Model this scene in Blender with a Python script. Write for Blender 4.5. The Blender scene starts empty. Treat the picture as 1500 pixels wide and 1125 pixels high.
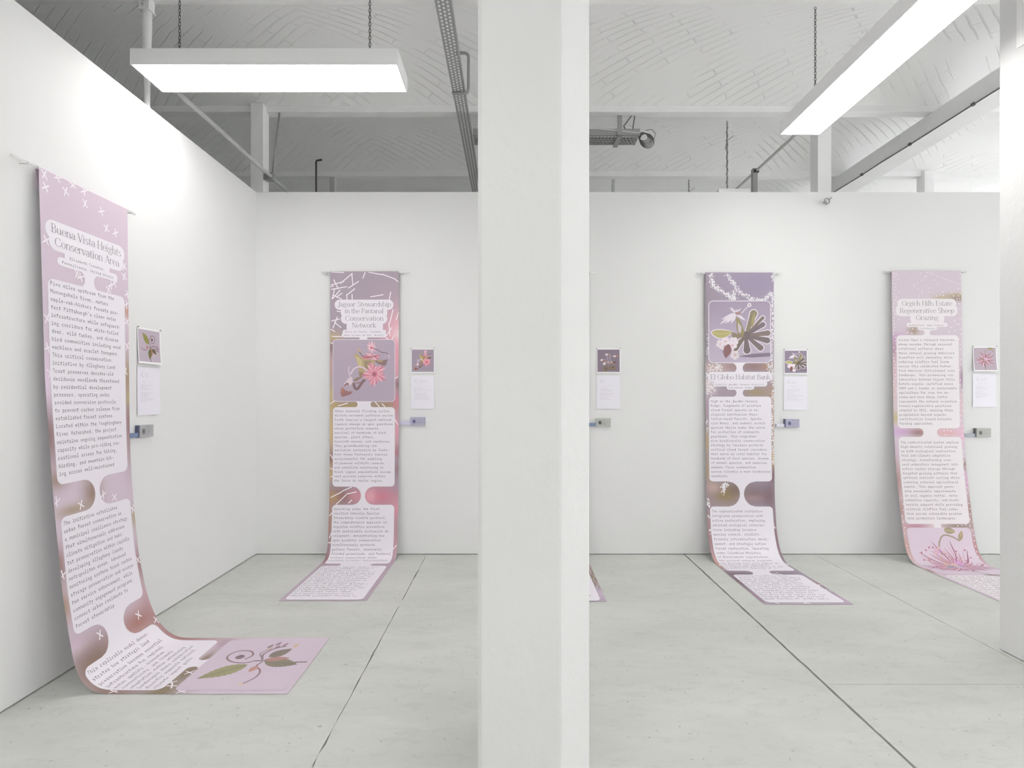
import bpy, bmesh, math, random
import numpy as np
from mathutils import Vector, Matrix

random.seed(7)
rng = np.random.default_rng(7)
SC = bpy.context.scene
COL = SC.collection

# ------------------------------------------------------------------ camera, world, exposure
FPX, U0, V0, CAMH = 785.0, 750.5, 579.0, 1.424
cam_d = bpy.data.cameras.new('camera')
cam = bpy.data.objects.new('camera', cam_d)
COL.objects.link(cam)
cam.location = (0, 0, CAMH)
cam.rotation_euler = (math.pi / 2, 0, 0)
cam_d.sensor_fit = 'HORIZONTAL'
cam_d.sensor_width = 36.0
cam_d.lens = FPX / 1500 * 36.0
cam_d.shift_x = -(U0 - 750.0) / 1500
cam_d.shift_y = (V0 - 562.5) / 1500
cam_d.clip_start = 0.05
SC.camera = cam

world = bpy.data.worlds.new('world')
SC.world = world
world.use_nodes = True
wb = world.node_tree.nodes['Background']
wb.inputs[0].default_value = (0.985, 0.99, 1.0, 1)
wb.inputs[1].default_value = 1.8
LAMP = 6.3

SC.view_settings.view_transform = 'Standard'
SC.view_settings.look = 'None'
SC.view_settings.gamma = 1.0
SC.view_settings.use_curve_mapping = False
SC.cycles.max_bounces = 14
SC.cycles.diffuse_bounces = 12
SC.view_settings.exposure = 1.24

# ------------------------------------------------------------------ helpers
def lin(c):
    return tuple(((x / 255) / 12.92 if x / 255 <= 0.04045 else ((x / 255 + 0.055) / 1.055) ** 2.4) for x in c)

def tag(o, label=None, cat=None, group=None, kind=None):
    if label: o['label'] = label
    if cat: o['category'] = cat
    if group: o['group'] = group
    if kind: o['kind'] = kind
    return o

def empty(name, loc=(0, 0, 0)):
    o = bpy.data.objects.new(name, None)
    o.empty_display_size = 0.1
    COL.objects.link(o)
    o.location = loc
    return o

def link(name, me, mat, parent=None):
    o = bpy.data.objects.new(name, me)
    COL.objects.link(o)
    if mat and not me.materials: me.materials.append(mat)
    if parent is not None:
        o.parent = parent
        if parent.type == 'EMPTY':
            o.matrix_parent_inverse = Matrix.Translation(-Vector(parent.location))
    return o

def mesh_py(name, V, Fc, mat, parent=None, cols=None, smooth=False):
    me = bpy.data.meshes.new(name)
    me.from_pydata([tuple(map(float, v)) for v in V], [], [tuple(map(int, f)) for f in Fc])
    if cols is not None:
        a = me.color_attributes.new('print', 'FLOAT_COLOR', 'POINT')
        arr = np.ones((len(V), 4), np.float32)
        arr[:, :3] = np.asarray(cols, np.float32)
        a.data.foreach_set('color', arr.ravel())
    if smooth:
        me.polygons.foreach_set('use_smooth', [True] * len(me.polygons))
    me.update()
    return link(name, me, mat, parent)

class MB:
    """collects shapes into one mesh"""
    def __init__(s): s.v = []; s.f = []
    def add(s, V, Fc):
        n = len(s.v); s.v += [tuple(map(float, p)) for p in V]; s.f += [tuple(i + n for i in f) for f in Fc]; return s
    def box(s, x0, x1, y0, y1, z0, z1):
        return s.add([(x0, y0, z0), (x1, y0, z0), (x1, y1, z0), (x0, y1, z0), (x0, y0, z1), (x1, y0, z1), (x1, y1, z1), (x0, y1, z1)],
                     [(0, 3, 2, 1), (4, 5, 6, 7), (0, 1, 5, 4), (1, 2, 6, 5), (2, 3, 7, 6), (3, 0, 4, 7)])
    def tube(s, pts, r, n=8, rs=None):
        pts = [Vector(p) for p in pts]; base = len(s.v); m = len(pts); up = None
        for i, p in enumerate(pts):
            t = (pts[min(i + 1, m - 1)] - pts[max(i - 1, 0)]).normalized()
            if up is None: up = Vector((0, 0, 1)) if abs(t.z) < 0.9 else Vector((1, 0, 0))
            a = (up - t * up.dot(t)).normalized(); b = t.cross(a); up = a
            rr = rs[i] if rs else r
            for k in range(n):
                q = p + (a * math.cos(2 * math.pi * k / n) + b * math.sin(2 * math.pi * k / n)) * rr
                s.v.append(tuple(q))
        for i in range(m - 1):
            for k in range(n):
                s.f.append((base + i * n + k, base + (i + 1) * n + k, base + (i + 1) * n + (k + 1) % n, base + i * n + (k + 1) % n))
        s.f.append(tuple(base + k for k in range(n))); s.f.append(tuple(base + (m - 1) * n + k for k in reversed(range(n))))
        return s
    def prism(s, poly, z0, z1):
        n = len(poly)
        return s.add([(x, y, z0) for x, y in poly] + [(x, y, z1) for x, y in poly],
                     [tuple(reversed(range(n))), tuple(range(n, 2 * n))] + [(i, (i + 1) % n, n + (i + 1) % n, n + i) for i in range(n)])
    def ring(s, c, rx, rz, r, ax, n=10, m=5):
        """oval chain link: long axis z, short axis ax (unit vector), wire radius r"""
        c = Vector(c); ax = Vector(ax); pts = []
        base = len(s.v); up = Vector((0, 0, 1)); nn = ax.cross(up)
        for i in range(n):
            a = 2 * math.pi * i / n; p = c + ax * rx * math.cos(a) + up * rz * math.sin(a)
            o = (ax * math.cos(a) + up * math.sin(a))
            for k in range(m):
                b = 2 * math.pi * k / m; s.v.append(tuple(p + (o * math.cos(b) + nn * math.sin(b)) * r))
        for i in range(n):
            for k in range(m):
                s.f.append((base + i * m + k, base + ((i + 1) % n) * m + k, base + ((i + 1) % n) * m + (k + 1) % m, base + i * m + (k + 1) % m))
        return s
    def build(s, name, mat, parent=None, smooth=False, bevel=0.0):
        me = bpy.data.meshes.new(name); me.from_pydata(s.v, [], s.f)
        bm = bmesh.new(); bm.from_mesh(me); bmesh.ops.recalc_face_normals(bm, faces=bm.faces)
        if bevel: bmesh.ops.bevel(bm, geom=bm.edges[:], offset=bevel, segments=2, affect='EDGES', profile=0.6)
        bm.to_mesh(me); bm.free()
        if smooth: me.polygons.foreach_set('use_smooth', [True] * len(me.polygons))
        me.update()
        return link(name, me, mat, parent)

# ------------------------------------------------------------------ materials
def mat(name, col, rough=0.6, metal=0.0, spec=0.4):
    m = bpy.data.materials.new(name); m.use_nodes = True
    b = m.node_tree.nodes['Principled BSDF']
    b.inputs['Base Color'].default_value = (*col, 1); b.inputs['Roughness'].default_value = rough
    b.inputs['Metallic'].default_value = metal; b.inputs['Specular IOR Level'].default_value = spec
    return m

def N(m, typ, **kw):
    n = m.node_tree.nodes.new(typ)
    for k, v in kw.items(): setattr(n, k, v)
    return n

def L(m, a, b): m.node_tree.links.new(a, b)

def noise_paint(name, c0, c1, scale, rough, bump=0.0, bscale=60.0, stretch=(1, 1, 1), spec=0.3):
    m = mat(name, c0, rough, spec=spec); b = m.node_tree.nodes['Principled BSDF']
    tc = N(m, 'ShaderNodeTexCoord'); mp = N(m, 'ShaderNodeMapping'); mp.inputs['Scale'].default_value = stretch
    L(m, tc.outputs['Object'], mp.inputs[0])
    nz = N(m, 'ShaderNodeTexNoise'); nz.inputs['Scale'].default_value = scale; nz.inputs['Detail'].default_value = 6
    L(m, mp.outputs[0], nz.inputs['Vector'])
    cr = N(m, 'ShaderNodeValToRGB'); cr.color_ramp.elements[0].position = 0.3; cr.color_ramp.elements[1].position = 0.7
    cr.color_ramp.elements[0].color = (*c0, 1); cr.color_ramp.elements[1].color = (*c1, 1)
    L(m, nz.outputs['Fac'], cr.inputs[0]); L(m, cr.outputs[0], b.inputs['Base Color'])
    if bump:
        n2 = N(m, 'ShaderNodeTexNoise'); n2.inputs['Scale'].default_value = bscale; n2.inputs['Detail'].default_value = 4
        L(m, tc.outputs['Object'], n2.inputs['Vector'])
        bp = N(m, 'ShaderNodeBump'); bp.inputs['Strength'].default_value = bump; bp.inputs['Distance'].default_value = 0.01
        L(m, n2.outputs['Fac'], bp.inputs['Height']); L(m, bp.outputs[0], b.inputs['Normal'])
    return m

M = {}
M['wall'] = noise_paint('wall_paint', (0.765, 0.765, 0.765), (0.785, 0.785, 0.785), 1.3, 0.75, 0.06, 25)
M['column'] = noise_paint('column_paint', (0.765, 0.765, 0.765), (0.785, 0.785, 0.785), 2.0, 0.65, 0.35, 14)
M['beam'] = noise_paint('beam_paint', (0.83, 0.83, 0.83), (0.87, 0.87, 0.87), 5.0, 0.6, 0.25, 20)
M['subfloor'] = mat('subfloor_grit', (0.22, 0.22, 0.21), 0.9)
M['lamp_white'] = mat('lamp_housing_white', (0.90, 0.90, 0.90), 0.45)
M['steel'] = mat('galvanised_steel', (0.36, 0.36, 0.36), 0.5, 0.4)
M['chain'] = mat('chain_steel', (0.16, 0.16, 0.16), 0.4, 0.7)
M['dark_steel'] = mat('dark_steel', (0.06, 0.06, 0.06), 0.6, 0.3)
M['pipe'] = mat('painted_pipe', (0.5, 0.5, 0.5), 0.45)
M['wire'] = mat('cable_grey', (0.12, 0.12, 0.12), 0.6)
M['wire_light'] = mat('cable_light', (0.6, 0.6, 0.6), 0.6)
M['brass'] = mat('brass_pin', (0.42, 0.36, 0.27), 0.4, 0.5)
M['paper'] = mat('paper_white', (0.86, 0.86, 0.87), 0.7)
M['sheet'] = mat('paper_lilac_white', (0.83, 0.82, 0.87), 0.7)
M['ink'] = mat('grey_ink', lin((104, 94, 100)), 0.7)
M['ink_title'] = mat('title_ink', lin((112, 101, 104)), 0.7)
M['ink_pale'] = mat('pale_ink', lin((205, 200, 208)), 0.7)
M['ink_mid'] = mat('sheet_ink', lin((192, 187, 196)), 0.7)
M['panel'] = mat('panel_lilac_white', (0.83, 0.79, 0.85), 0.6)
M['panel_warm'] = mat('panel_pink_white', (0.82, 0.77, 0.80), 0.6)
M['cloth_back'] = mat('cloth_back', (0.75, 0.72, 0.75), 0.7)

def acrylic():
    m = mat('clear_acrylic', (0.95, 0.95, 0.95), 0.2); nt = m.node_tree
    tr = N(m, 'ShaderNodeBsdfTransparent'); mx = N(m, 'ShaderNodeMixShader'); mx.inputs[0].default_value = 0.6
    L(m, tr.outputs[0], mx.inputs[1]); L(m, nt.nodes['Principled BSDF'].outputs[0], mx.inputs[2]); L(m, mx.outputs[0], nt.nodes['Material Output'].inputs[0])
    return m
M['acrylic'] = acrylic()

def printed(name, rough=0.5):
    m = mat(name, (1, 1, 1), rough, spec=0.35); b = m.node_tree.nodes['Principled BSDF']
    a = N(m, 'ShaderNodeAttribute', attribute_name='print')
    L(m, a.outputs['Color'], b.inputs['Base Color'])
    return m
M['print'] = printed('printed_cloth', 0.5)
M['photo'] = printed('printed_photo', 0.45)

def emit(name, s):
    m = bpy.data.materials.new(name); m.use_nodes = True; nt = m.node_tree
    nt.nodes.remove(nt.nodes['Principled BSDF'])
    e = nt.nodes.new('ShaderNodeEmission'); e.inputs[0].default_value = (1.0, 0.985, 0.965, 1); e.inputs[1].default_value = s
    nt.links.new(e.outputs[0], nt.nodes['Material Output'].inputs[0])
    return m
M['diffuser'] = emit('lamp_diffuser', LAMP)

def concrete():
    m = mat('concrete_floor', (0.5, 0.5, 0.48), 0.62, spec=0.3); b = m.node_tree.nodes['Principled BSDF']
    g = N(m, 'ShaderNodeNewGeometry'); mp = N(m, 'ShaderNodeMapping'); mp.inputs['Scale'].default_value = (1.0, 2.6, 1)
    L(m, g.outputs['Position'], mp.inputs[0])
    def ramp(scale, detail, p0, p1, c0, c1, rough=0.55, src=None, dist=0.0):
        n = N(m, 'ShaderNodeTexNoise'); n.inputs['Scale'].default_value = scale; n.inputs['Detail'].default_value = detail
        n.inputs['Roughness'].default_value = rough; n.inputs['Distortion'].default_value = dist
        L(m, src or mp.outputs[0], n.inputs['Vector'])
        c = N(m, 'ShaderNodeValToRGB'); e = c.color_ramp.elements
        e[0].position = p0; e[1].position = p1; e[0].color = (*c0, 1); e[1].color = (*c1, 1)
        L(m, n.outputs['Fac'], c.inputs[0]); return n, c
    n1, c1 = ramp(0.9, 7, 0.32, 0.7, (0.55, 0.562, 0.532), (0.635, 0.642, 0.614), 0.62, dist=0.6)
    n2, c2 = ramp(7.0, 6, 0.36, 0.47, (0.94, 0.94, 0.935), (1, 1, 1), 0.65, dist=1.0)
    n3, c3 = ramp(38.0, 3, 0.27, 0.34, (0.72, 0.72, 0.71), (1, 1, 1), 0.5, src=g.outputs['Position'])
    n4, c4 = ramp(2.2, 5, 0.60, 0.72, (1, 1, 1), (1.06, 1.06, 1.05), 0.6, dist=0.5)
    cur = c1.outputs[0]
    for c in (c2, c3, c4):
        mx = N(m, 'ShaderNodeMix', data_type='RGBA', blend_type='MULTIPLY'); mx.inputs['Factor'].default_value = 1
        L(m, cur, mx.inputs['A']); L(m, c.outputs[0], mx.inputs['B']); cur = mx.outputs['Result']
    L(m, cur, b.inputs['Base Color'])
    bp = N(m, 'ShaderNodeBump'); bp.inputs['Strength'].default_value = 0.12; bp.inputs['Distance'].default_value = 0.01
    L(m, n2.outputs['Fac'], bp.inputs['Height']); L(m, bp.outputs[0], b.inputs['Normal'])
    return m
M['concrete'] = concrete()

def vault():
    """white-washed brick vault: courses laid at 45 degrees, mirrored about each bay's middle"""
    m = mat('vault_whitewash', (0.6, 0.6, 0.6), 0.62, spec=0.25); b = m.node_tree.nodes['Principled BSDF']
    g = N(m, 'ShaderNodeNewGeometry'); sx = N(m, 'ShaderNodeSeparateXYZ'); L(m, g.outputs['Position'], sx.inputs[0])
    pp = N(m, 'ShaderNodeMath', operation='PINGPONG'); pp.inputs[1].default_value = 2.15
    ad = N(m, 'ShaderNodeMath', operation='ADD'); ad.inputs[1].default_value = 20.9
    L(m, sx.outputs['X'], ad.inputs[0]); L(m, ad.outputs[0], pp.inputs[0])
    nz = N(m, 'ShaderNodeTexNoise'); nz.inputs['Scale'].default_value = 3.0; L(m, g.outputs['Position'], nz.inputs['Vector'])
    wob = N(m, 'ShaderNodeMath', operation='MULTIPLY_ADD'); wob.inputs[1].default_value = 0.05
    L(m, nz.outputs['Fac'], wob.inputs[0]); L(m, pp.outputs[0], wob.inputs[2])
    cb = N(m, 'ShaderNodeCombineXYZ'); L(m, wob.outputs[0], cb.inputs[0]); L(m, sx.outputs['Y'], cb.inputs[1])
    mp = N(m, 'ShaderNodeMapping'); mp.inputs['Rotation'].default_value = (0, 0, math.radians(40)); L(m, cb.outputs[0], mp.inputs[0])
    bk = N(m, 'ShaderNodeTexBrick'); bk.inputs['Scale'].default_value = 1.0
    bk.inputs['Brick Width'].default_value = 0.52; bk.inputs['Row Height'].default_value = 0.075
    bk.inputs['Mortar Size'].default_value = 0.007; bk.inputs['Mortar Smooth'].default_value = 0.6
    L(m, mp.outputs[0], bk.inputs['Vector'])
    n2 = N(m, 'ShaderNodeTexNoise'); n2.inputs['Scale'].default_value = 2.4; n2.inputs['Detail'].default_value = 5
    L(m, g.outputs['Position'], n2.inputs['Vector'])
    # the relief fades in and out with the thickness of the whitewash
    mul = N(m, 'ShaderNodeMath', operation='MULTIPLY'); L(m, bk.outputs['Fac'], mul.inputs[0])
    fr = N(m, 'ShaderNodeMapRange'); fr.inputs[1].default_value = 0.42; fr.inputs[2].default_value = 0.62; L(m, n2.outputs['Fac'], fr.inputs[0])
    L(m, fr.outputs[0], mul.inputs[1])
    n3 = N(m, 'ShaderNodeTexNoise'); n3.inputs['Scale'].default_value = 22; n3.inputs['Detail'].default_value = 4
    L(m, g.outputs['Position'], n3.inputs['Vector'])
    h = N(m, 'ShaderNodeMath', operation='MULTIPLY_ADD'); h.inputs[1].default_value = 0.35
    L(m, n3.outputs['Fac'], h.inputs[0]); L(m, mul.outputs[0], h.inputs[2])
    bp = N(m, 'ShaderNodeBump'); bp.inputs['Strength'].default_value = 0.8; bp.inputs['Distance'].default_value = 0.012
    L(m, h.outputs[0], bp.inputs['Height']); L(m, bp.outputs[0], b.inputs['Normal'])
    cr = N(m, 'ShaderNodeMix', data_type='RGBA'); cr.inputs['A'].default_value = cr.inputs['B'].default_value = (0.88, 0.88, 0.88, 1)
    L(m, mul.outputs[0], cr.inputs['Factor']); L(m, cr.outputs['Result'], b.inputs['Base Color'])
    return m
M['vault'] = vault()

# ------------------------------------------------------------------ room shell
YW, XW, WTOP = 4.79, -2.29, 3.24      # partition planes and their top
ZB = 4.05                              # underside of the ceiling beams
BEAMS = [5.016 + 1.46 * k for k in range(-7, 4)]
XL, XR = -6.5, 9.0
YN, YF = BEAMS[0], BEAMS[-1]

floor = MB().box(XL, XR, YN, YF, -0.12, -0.022).build('floor', M['subfloor'])
tag(floor, 'pale grey concrete floor of large slabs with open joints', kind='structure')
floor['label'] = 'pale grey concrete floor of large slabs with open joints'

def jag(p, q, n, amp):
    out = []
    p = np.array(p, float); q = np.array(q, float); d = q - p; nrm = np.array([-d[1], d[0]]) / np.hypot(*d)
    for i in range(n + 1):
        f = i / n; o = amp * rng.normal() * (0 if i in (0, n) else 1)
        out.append(tuple(p + d * f + nrm * o))
    return out

JX = [XL, -3.07, -0.766, 1.54, 2.70, 5.0, XR]
JW = [0, .003, .0018, .007, .0022, .003, 0]      # half widths of the joints
JA = [0, .001, .0022, .0012, .0008, .001, 0]
def slab(x0, x1, y0, y1, j0, j1):
    n = max(2, int((y1 - y0) / 0.06))
    a = jag((x0 + JW[j0], y0), (x0 + JW[j0], y1), n, JA[j0]); b = jag((x1 - JW[j1], y1), (x1 - JW[j1], y0), n, JA[j1])
    MB().prism(a + b, -0.021, 0.0).build('slab', M['concrete'], floor)
for i in range(len(JX) - 1):
    if i in (3, 4):
        slab(JX[i], JX[i + 1], YN, 2.639, i, i + 1); slab(JX[i], JX[i + 1], 2.642, YF, i, i + 1)
    else:
        slab(JX[i], JX[i + 1], YN, YF, i, i + 1)

def wall(name, x0, x1, y0, y1, z0, z1, m, label):
    o = MB().box(x0, x1, y0, y1, z0, z1).build(name, m); tag(o, label, kind='structure'); return o
wall('wall_left', XW - 0.11, XW, -2.6, YW + 0.11, 0.007, WTOP, M['wall'], 'white partition wall that stops short of the vaulted ceiling')
wall('wall_back', XW, 7.2, YW, YW + 0.11, 0.007, WTOP, M['wall'], 'long white partition wall with three pairs of prints')
wall('wall_outer_left', XL - 0.2, XL, YN, YF, 0, 4.6, M['wall'], 'white outer wall of the hall behind the partition')
wall('wall_rear', XL, XR, YN - 0.2, YN, 0, 4.6, M['wall'], 'white rear wall of the hall')
# daylight inferred from the ceiling brightening to the right; the window band is invented
o = MB().box(XR, XR + 0.2, YN, YF, 0, 0.9).box(XR, XR + 0.2, YN, YF, 3.2, 4.6).build('added_window_right_offscreen', M['wall']); tag(o, 'added white parapet and lintel of an unseen window band letting daylight in from the far right', kind='structure')
wall('wall_outer_back', XL, XR, YF, YF + 0.2, 0, 4.6, M['wall'], 'white outer wall at the far end of the hall')

# vaulted ceiling: one shallow brick vault between every two beams
V = []; Fc = []; ns = 14
for k in range(len(BEAMS) - 1):
    y0, y1 = BEAMS[k] + 0.03, BEAMS[k + 1] - 0.03
    for j in range(ns + 1):
        f = j / ns; z = ZB + 0.047 + 0.17 * (1 - (2 * f - 1) ** 2)
        V += [(XL, y0 + (y1 - y0) * f, z), (XR, y0 + (y1 - y0) * f, z)]
    b0 = k * 2 * (ns + 1)
    for j in range(ns):
        Fc.append((b0 + 2 * j, b0 + 2 * j + 2, b0 + 2 * j + 3, b0 + 2 * j + 1))
n0 = len(V)
V += [(XL, YN, 4.6), (XR, YN, 4.6), (XR, YF, 4.6), (XL, YF, 4.6)]; Fc.append((n0, n0 + 1, n0 + 2, n0 + 3))
ceiling = mesh_py('ceiling', V, Fc, M['vault'], smooth=True)
tag(ceiling, 'white-washed ceiling of shallow brick vaults between beams', kind='structure')
for y in BEAMS:
    MB().box(XL, XR, y - 0.05, y + 0.05, ZB, ZB + 0.06).build('beam', M['beam'], ceiling, bevel=0.006)
# deep girder across the beams on the right, with a cable clipped along its lower edge
gd = MB().box(3.887, 4.144, YN, YF, 3.877, ZB).build('girder', M['beam'], ceiling, bevel=0.014)
cb = MB().tube([(3.884, y, 3.874 + 0.003 * math.sin(y * 7)) for y in np.linspace(YN, YF, 40)], 0.0065, 5)
for y in np.arange(0.2, YF, 0.72): cb.box(3.876, 3.897, y - 0.014, y + 0.014, 3.866, 3.89)
cb.build('clipped_cable', M['wire'], ceiling)

# ------------------------------------------------------------------ columns
c = 0.115
poly = [(-.108, 1.88), (.172, 1.88), (.172 + c, 1.88 + c), (.172 + c, 2.29), (-.122, 2.29), (-.122, 1.894)]
o = MB().prism(poly, 0.0, 4.3).build('column', M['column'], bevel=0.008)
tag(o, 'thick white column with chamfered corners standing free in the room', 'column')
o = MB().prism([(2.727, 2.45), (3.15, 2.45), (3.15, 3.0), (2.727, 3.0)], 0.004, 4.3).build('column', M['column'], bevel=0.006)
tag(o, 'white square column hiding the end of a pale pink banner', 'column')
o = MB().box(2.712, 2.7275, 2.70, 2.885, 3.29, 4.1).build('cable_trunking', M['lamp_white'], bevel=0.004)
tag(o, 'short white cable trunking high on the square column', 'trunking')

def post(u0, u1, y, ztop, z0=0.0, m='beam', label='', cat='post', deep=None):
    x0 = (u0 - U0) / FPX * y; x1 = (u1 - U0) / FPX * y; d = deep or (x1 - x0)
    o = MB().box(x0, x1, y, y + d, z0, ztop).build('steel_post', M[m], bevel=0.004)
    tag(o, label, cat); return o
post(367, 385.5, 4.905, 4.10, label='white square steel post rising behind the corner of the partitions', deep=.118)
post(1198, 1217.8, 4.905, 4.10, label='white square steel post behind the wall, left of the girder', deep=.125)
post(1354.5, 1368.6, 6.38, 4.10, label='far white steel post under the second beam, right of the girder', deep=.13)
post(482.5, 490, 6.44, ZB, m='pipe', label='thin pale post with a cap plate under the far beam', deep=.06)
post(896.5, 900.5, 6.44, ZB - .03, m='pipe', label='very thin grey post under the far beam, beside the concrete column', deep=.04)
post(1103, 1110, 5.6, 3.80, m='steel', label='dark grey steel post carrying the slanting pipe clamp', deep=.05)

# round post with a forged head under the beam, behind the left partition
Y0 = 5.016 - 1.46
p = empty('cast_post', (-2.425, Y0, 0)); tag(p, 'slim white post with swelling neck and bolted bracket behind the left partition', 'post')
px = -2.425
MB().tube([(px, Y0, 0), (px, Y0, 3.42), (px, Y0, 3.62), (px, Y0, 3.72), (px, Y0, 3.86), (px, Y0, 3.97)], .02, 14,
          rs=[.0195, .0195, .022, .026, .030, .029]).build('shaft', M['beam'], p, smooth=True)
MB().box(px - .036, px + .036, Y0 - .036, Y0 + .036, 3.965, 3.975).build('collar', M['beam'], p)
h = MB().box(px - .033, px + .033, Y0 - .03, Y0 + .03, 3.975, ZB).build('bracket', M['beam'], p, bevel=.003)
for z in (3.995, 4.03): MB().tube([(px - .004, Y0 - .031, z), (px - .004, Y0 - .041, z)], .009, 8).build('bolt', M['pipe'], p)

# ------------------------------------------------------------------ pipes and trays
def pipe(name, pts, r, m, label, cat='pipe'):
    o = MB().tube(pts, r, 10).build(name, M[m], smooth=True); tag(o, label, cat); return o
pipe('conduit_pipe', [(-2.215, 3.478, 3.43), (-2.215, 6.2, 3.43)], .017, 'pipe', 'pale pipe clamped to the side of the corner post')
o = MB().box(-2.27, -2.19, 4.90, 4.95, 3.395, 3.465).build('pipe_clamp', M['steel'], bevel=.006); tag(o, 'small steel clamp holding the pale pipe to the corner post', 'clamp')
pipe('drop_rod', [(-2.205, 4.93, 3.46), (-2.165, 4.985, 4.06)], .009, 'steel', 'thin rod dropping from the beam to the pipe clamp', 'rod')
pipe('conduit_pipe', [(2.555, 3.9, 3.775), (2.555, 5.55, 3.775), (2.545, 6.4, 3.77)], .014, 'pipe', 'thin grey pipe running behind the lamp to the dark post')
o = MB().box(2.52, 2.575, 5.59, 5.65, 3.752, 3.785).build('pipe_clamp', M['dark_steel'], bevel=.004); tag(o, 'dark clamp on top of the dark grey post', 'clamp')
pipe('hooked_rod', [(-2.05, 5.6, 0.0), (-2.05, 5.6, 3.86), (-2.045, 5.6, 3.875), (-1.99, 5.6, 3.885)], .010, 'dark_steel', 'thin black rod with a bent top behind the partition', 'rod')
def crate_tip(x, y, label):
    o = MB().add([(x - .05, y, 0), (x + .05, y, 0), (x + .05, y + .05, 0), (x - .05, y + .05, 0), (x - .012, y, 3.42), (x + .012, y, 3.42), (x + .012, y + .03, 3.42), (x - .012, y + .03, 3.42)],
                 [(0, 3, 2, 1), (4, 5, 6, 7), (0, 1, 5, 4), (1, 2, 6, 5), (2, 3, 7, 6), (3, 0, 4, 7)]).build('leaning_batten', M['beam']); tag(o, label, 'batten', 'battens stored behind the partition')
crate_tip(-2.12, 5.3, 'pale batten tip over the partition, on the corner-post side of the black rod')
crate_tip(-1.99, 5.3, 'pale batten tip over the partition, touching the black bent-top rod')

def slotted(mb, a0, a1, b0, b1, z, along, pitch=.034, hole=.022, rows=3, t=.0015):
    """plate with rows of slots; a = across, b = along"""
    w = (a1 - a0); rw = w / (2 * rows + 1)
    def put(p0, p1, q0, q1):
        if along == 'y': mb.box(p0, p1, q0, q1, z, z + t)
        else: mb.box(q0, q1, p0, p1, z, z + t)
    for i in range(rows + 1): put(a0 + 2 * i * rw, a0 + (2 * i + 1) * rw, b0, b1)
    for i in range(rows):
        n = int((b1 - b0) / pitch)
        for k in range(n):
            q = b0 + k * pitch + (pitch * .5 if i % 2 else 0); put(a0 + (2 * i + 1) * rw, a0 + (2 * i + 2) * rw, q, min(q + pitch - hole, b1))
t = empty('cable_tray', (-.44, 4.37, 3.9)); tag(t, 'long perforated steel cable tray running towards the far beam', 'cable tray')
mb = MB(); slotted(mb, -.487, -.388, 2.3, 7.9, 3.90, 'y'); mb.build('base_plate', M['steel'], t)
for x in (-.488, -.388):
    mb = MB(); mb.box(x - .001, x + .001, 2.3, 7.9, 3.90, 3.955); mb.build('side_rail', M['steel'], t)
for yb in (4.37, 2.9):
    MB().tube([(-.49, yb, 3.888), (-.385, yb, 3.888), (-.362, yb, 3.90), (-.358, yb, 3.93), (-.358, yb, 4.18), (-.362, yb, 4.20), (-.385, yb, 4.215), (-.46, yb, 4.217)], .012, 8).build('hanger_bracket', M['steel'], t, smooth=True)

t = empty('cable_tray', (.4, 5.14, 3.87)); tag(t, 'short perforated cable tray slung under the beam with a coil of cable', 'cable tray')
mb = MB(); slotted(mb, 5.04, 5.24, -.37, 1.20, 3.87, 'x', rows=5); mb.build('base_plate', M['steel'], t)
for y in (5.04, 5.24):
    MB().box(-.37, 1.20, y - .001, y + .001, 3.87, 3.93).build('side_rail', M['steel'], t)
mb = MB()
for i in range(5): mb.tube([(x, 5.07 + .035 * i + .01 * math.sin(x * 4 + i), 3.885 + .01 * (i % 2)) for x in np.linspace(-.37, 1.2, 16)], .008, 5)
mb.build('cables', M['wire'], t)
MB().tube([(-.37, 5.035, 3.945), (.3, 5.035, 3.95), (.8, 5.035, 3.93), (1.2, 5.036, 3.888)], .006, 5).build('pale_cable', M['wire_light'], t)
for x0 in (.985, .15):
    mb = MB().box(x0, x0 + .045, 5.025, 5.032, 3.85, ZB).box(x0, x0 + .045, 5.025, 5.26, 3.855, 3.862); mb.build('hanger_strap', M['steel'], t)
MB().tube([(1.10, 5.07, 3.88), (1.05, 5.05, 3.96), (1.12, 5.04, 4.05)], .006, 5).tube([(1.13, 5.07, 3.88), (1.14, 5.05, 3.97), (1.15, 5.04, 4.05)], .006, 5).build('rising_cable', M['wire'], t)
mb = MB()
for i in range(6):
    r = .055 + .006 * i; cx, cz = 1.235 + .012 * i, 3.865 + .002 * i
    mb.tube([(cx + r * .8 * math.cos(a), 5.06 + .02 * i + .03 * math.sin(a), cz + r * math.sin(a)) for a in np.linspace(0, 2 * math.pi, 18)], .0045, 5)
mb.tube([(1.26, 5.07, 3.93), (1.32, 5.07, 3.94), (1.355, 5.07, 3.90), (1.34, 5.07, 3.85), (1.29, 5.07, 3.81)], .003, 5)
mb.build('cable_coil', M['wire'], t)

# small hook left in the back wall
hx, hz = (1210.5 - U0) / FPX * 4.75, CAMH - (295 - V0) / FPX * 4.75
o = empty('wall_hook', (hx, YW, hz)); tag(o, 'small metal eye hook screwed in near the wall top', 'hook')
MB().tube([(hx, YW, hz), (hx, YW - .035, hz)], .008, 8).build('shank', M['steel'], o)
MB().ring((hx, YW - .05, hz), .022, .024, .006, (1, 0, 0), 14, 6).build('eye', M['steel'], o)
MB().tube([(hx + .012, YW - .05, hz + .01), (hx + .03, YW - .052, hz + .02), (hx + .036, YW - .055, hz + .03)], .006, 6).tube([(hx - .03, YW - .04, hz - .005), (hx, YW - .045, hz - .032)], .005, 6).build('wire_twist', M['steel'], o)

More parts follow.
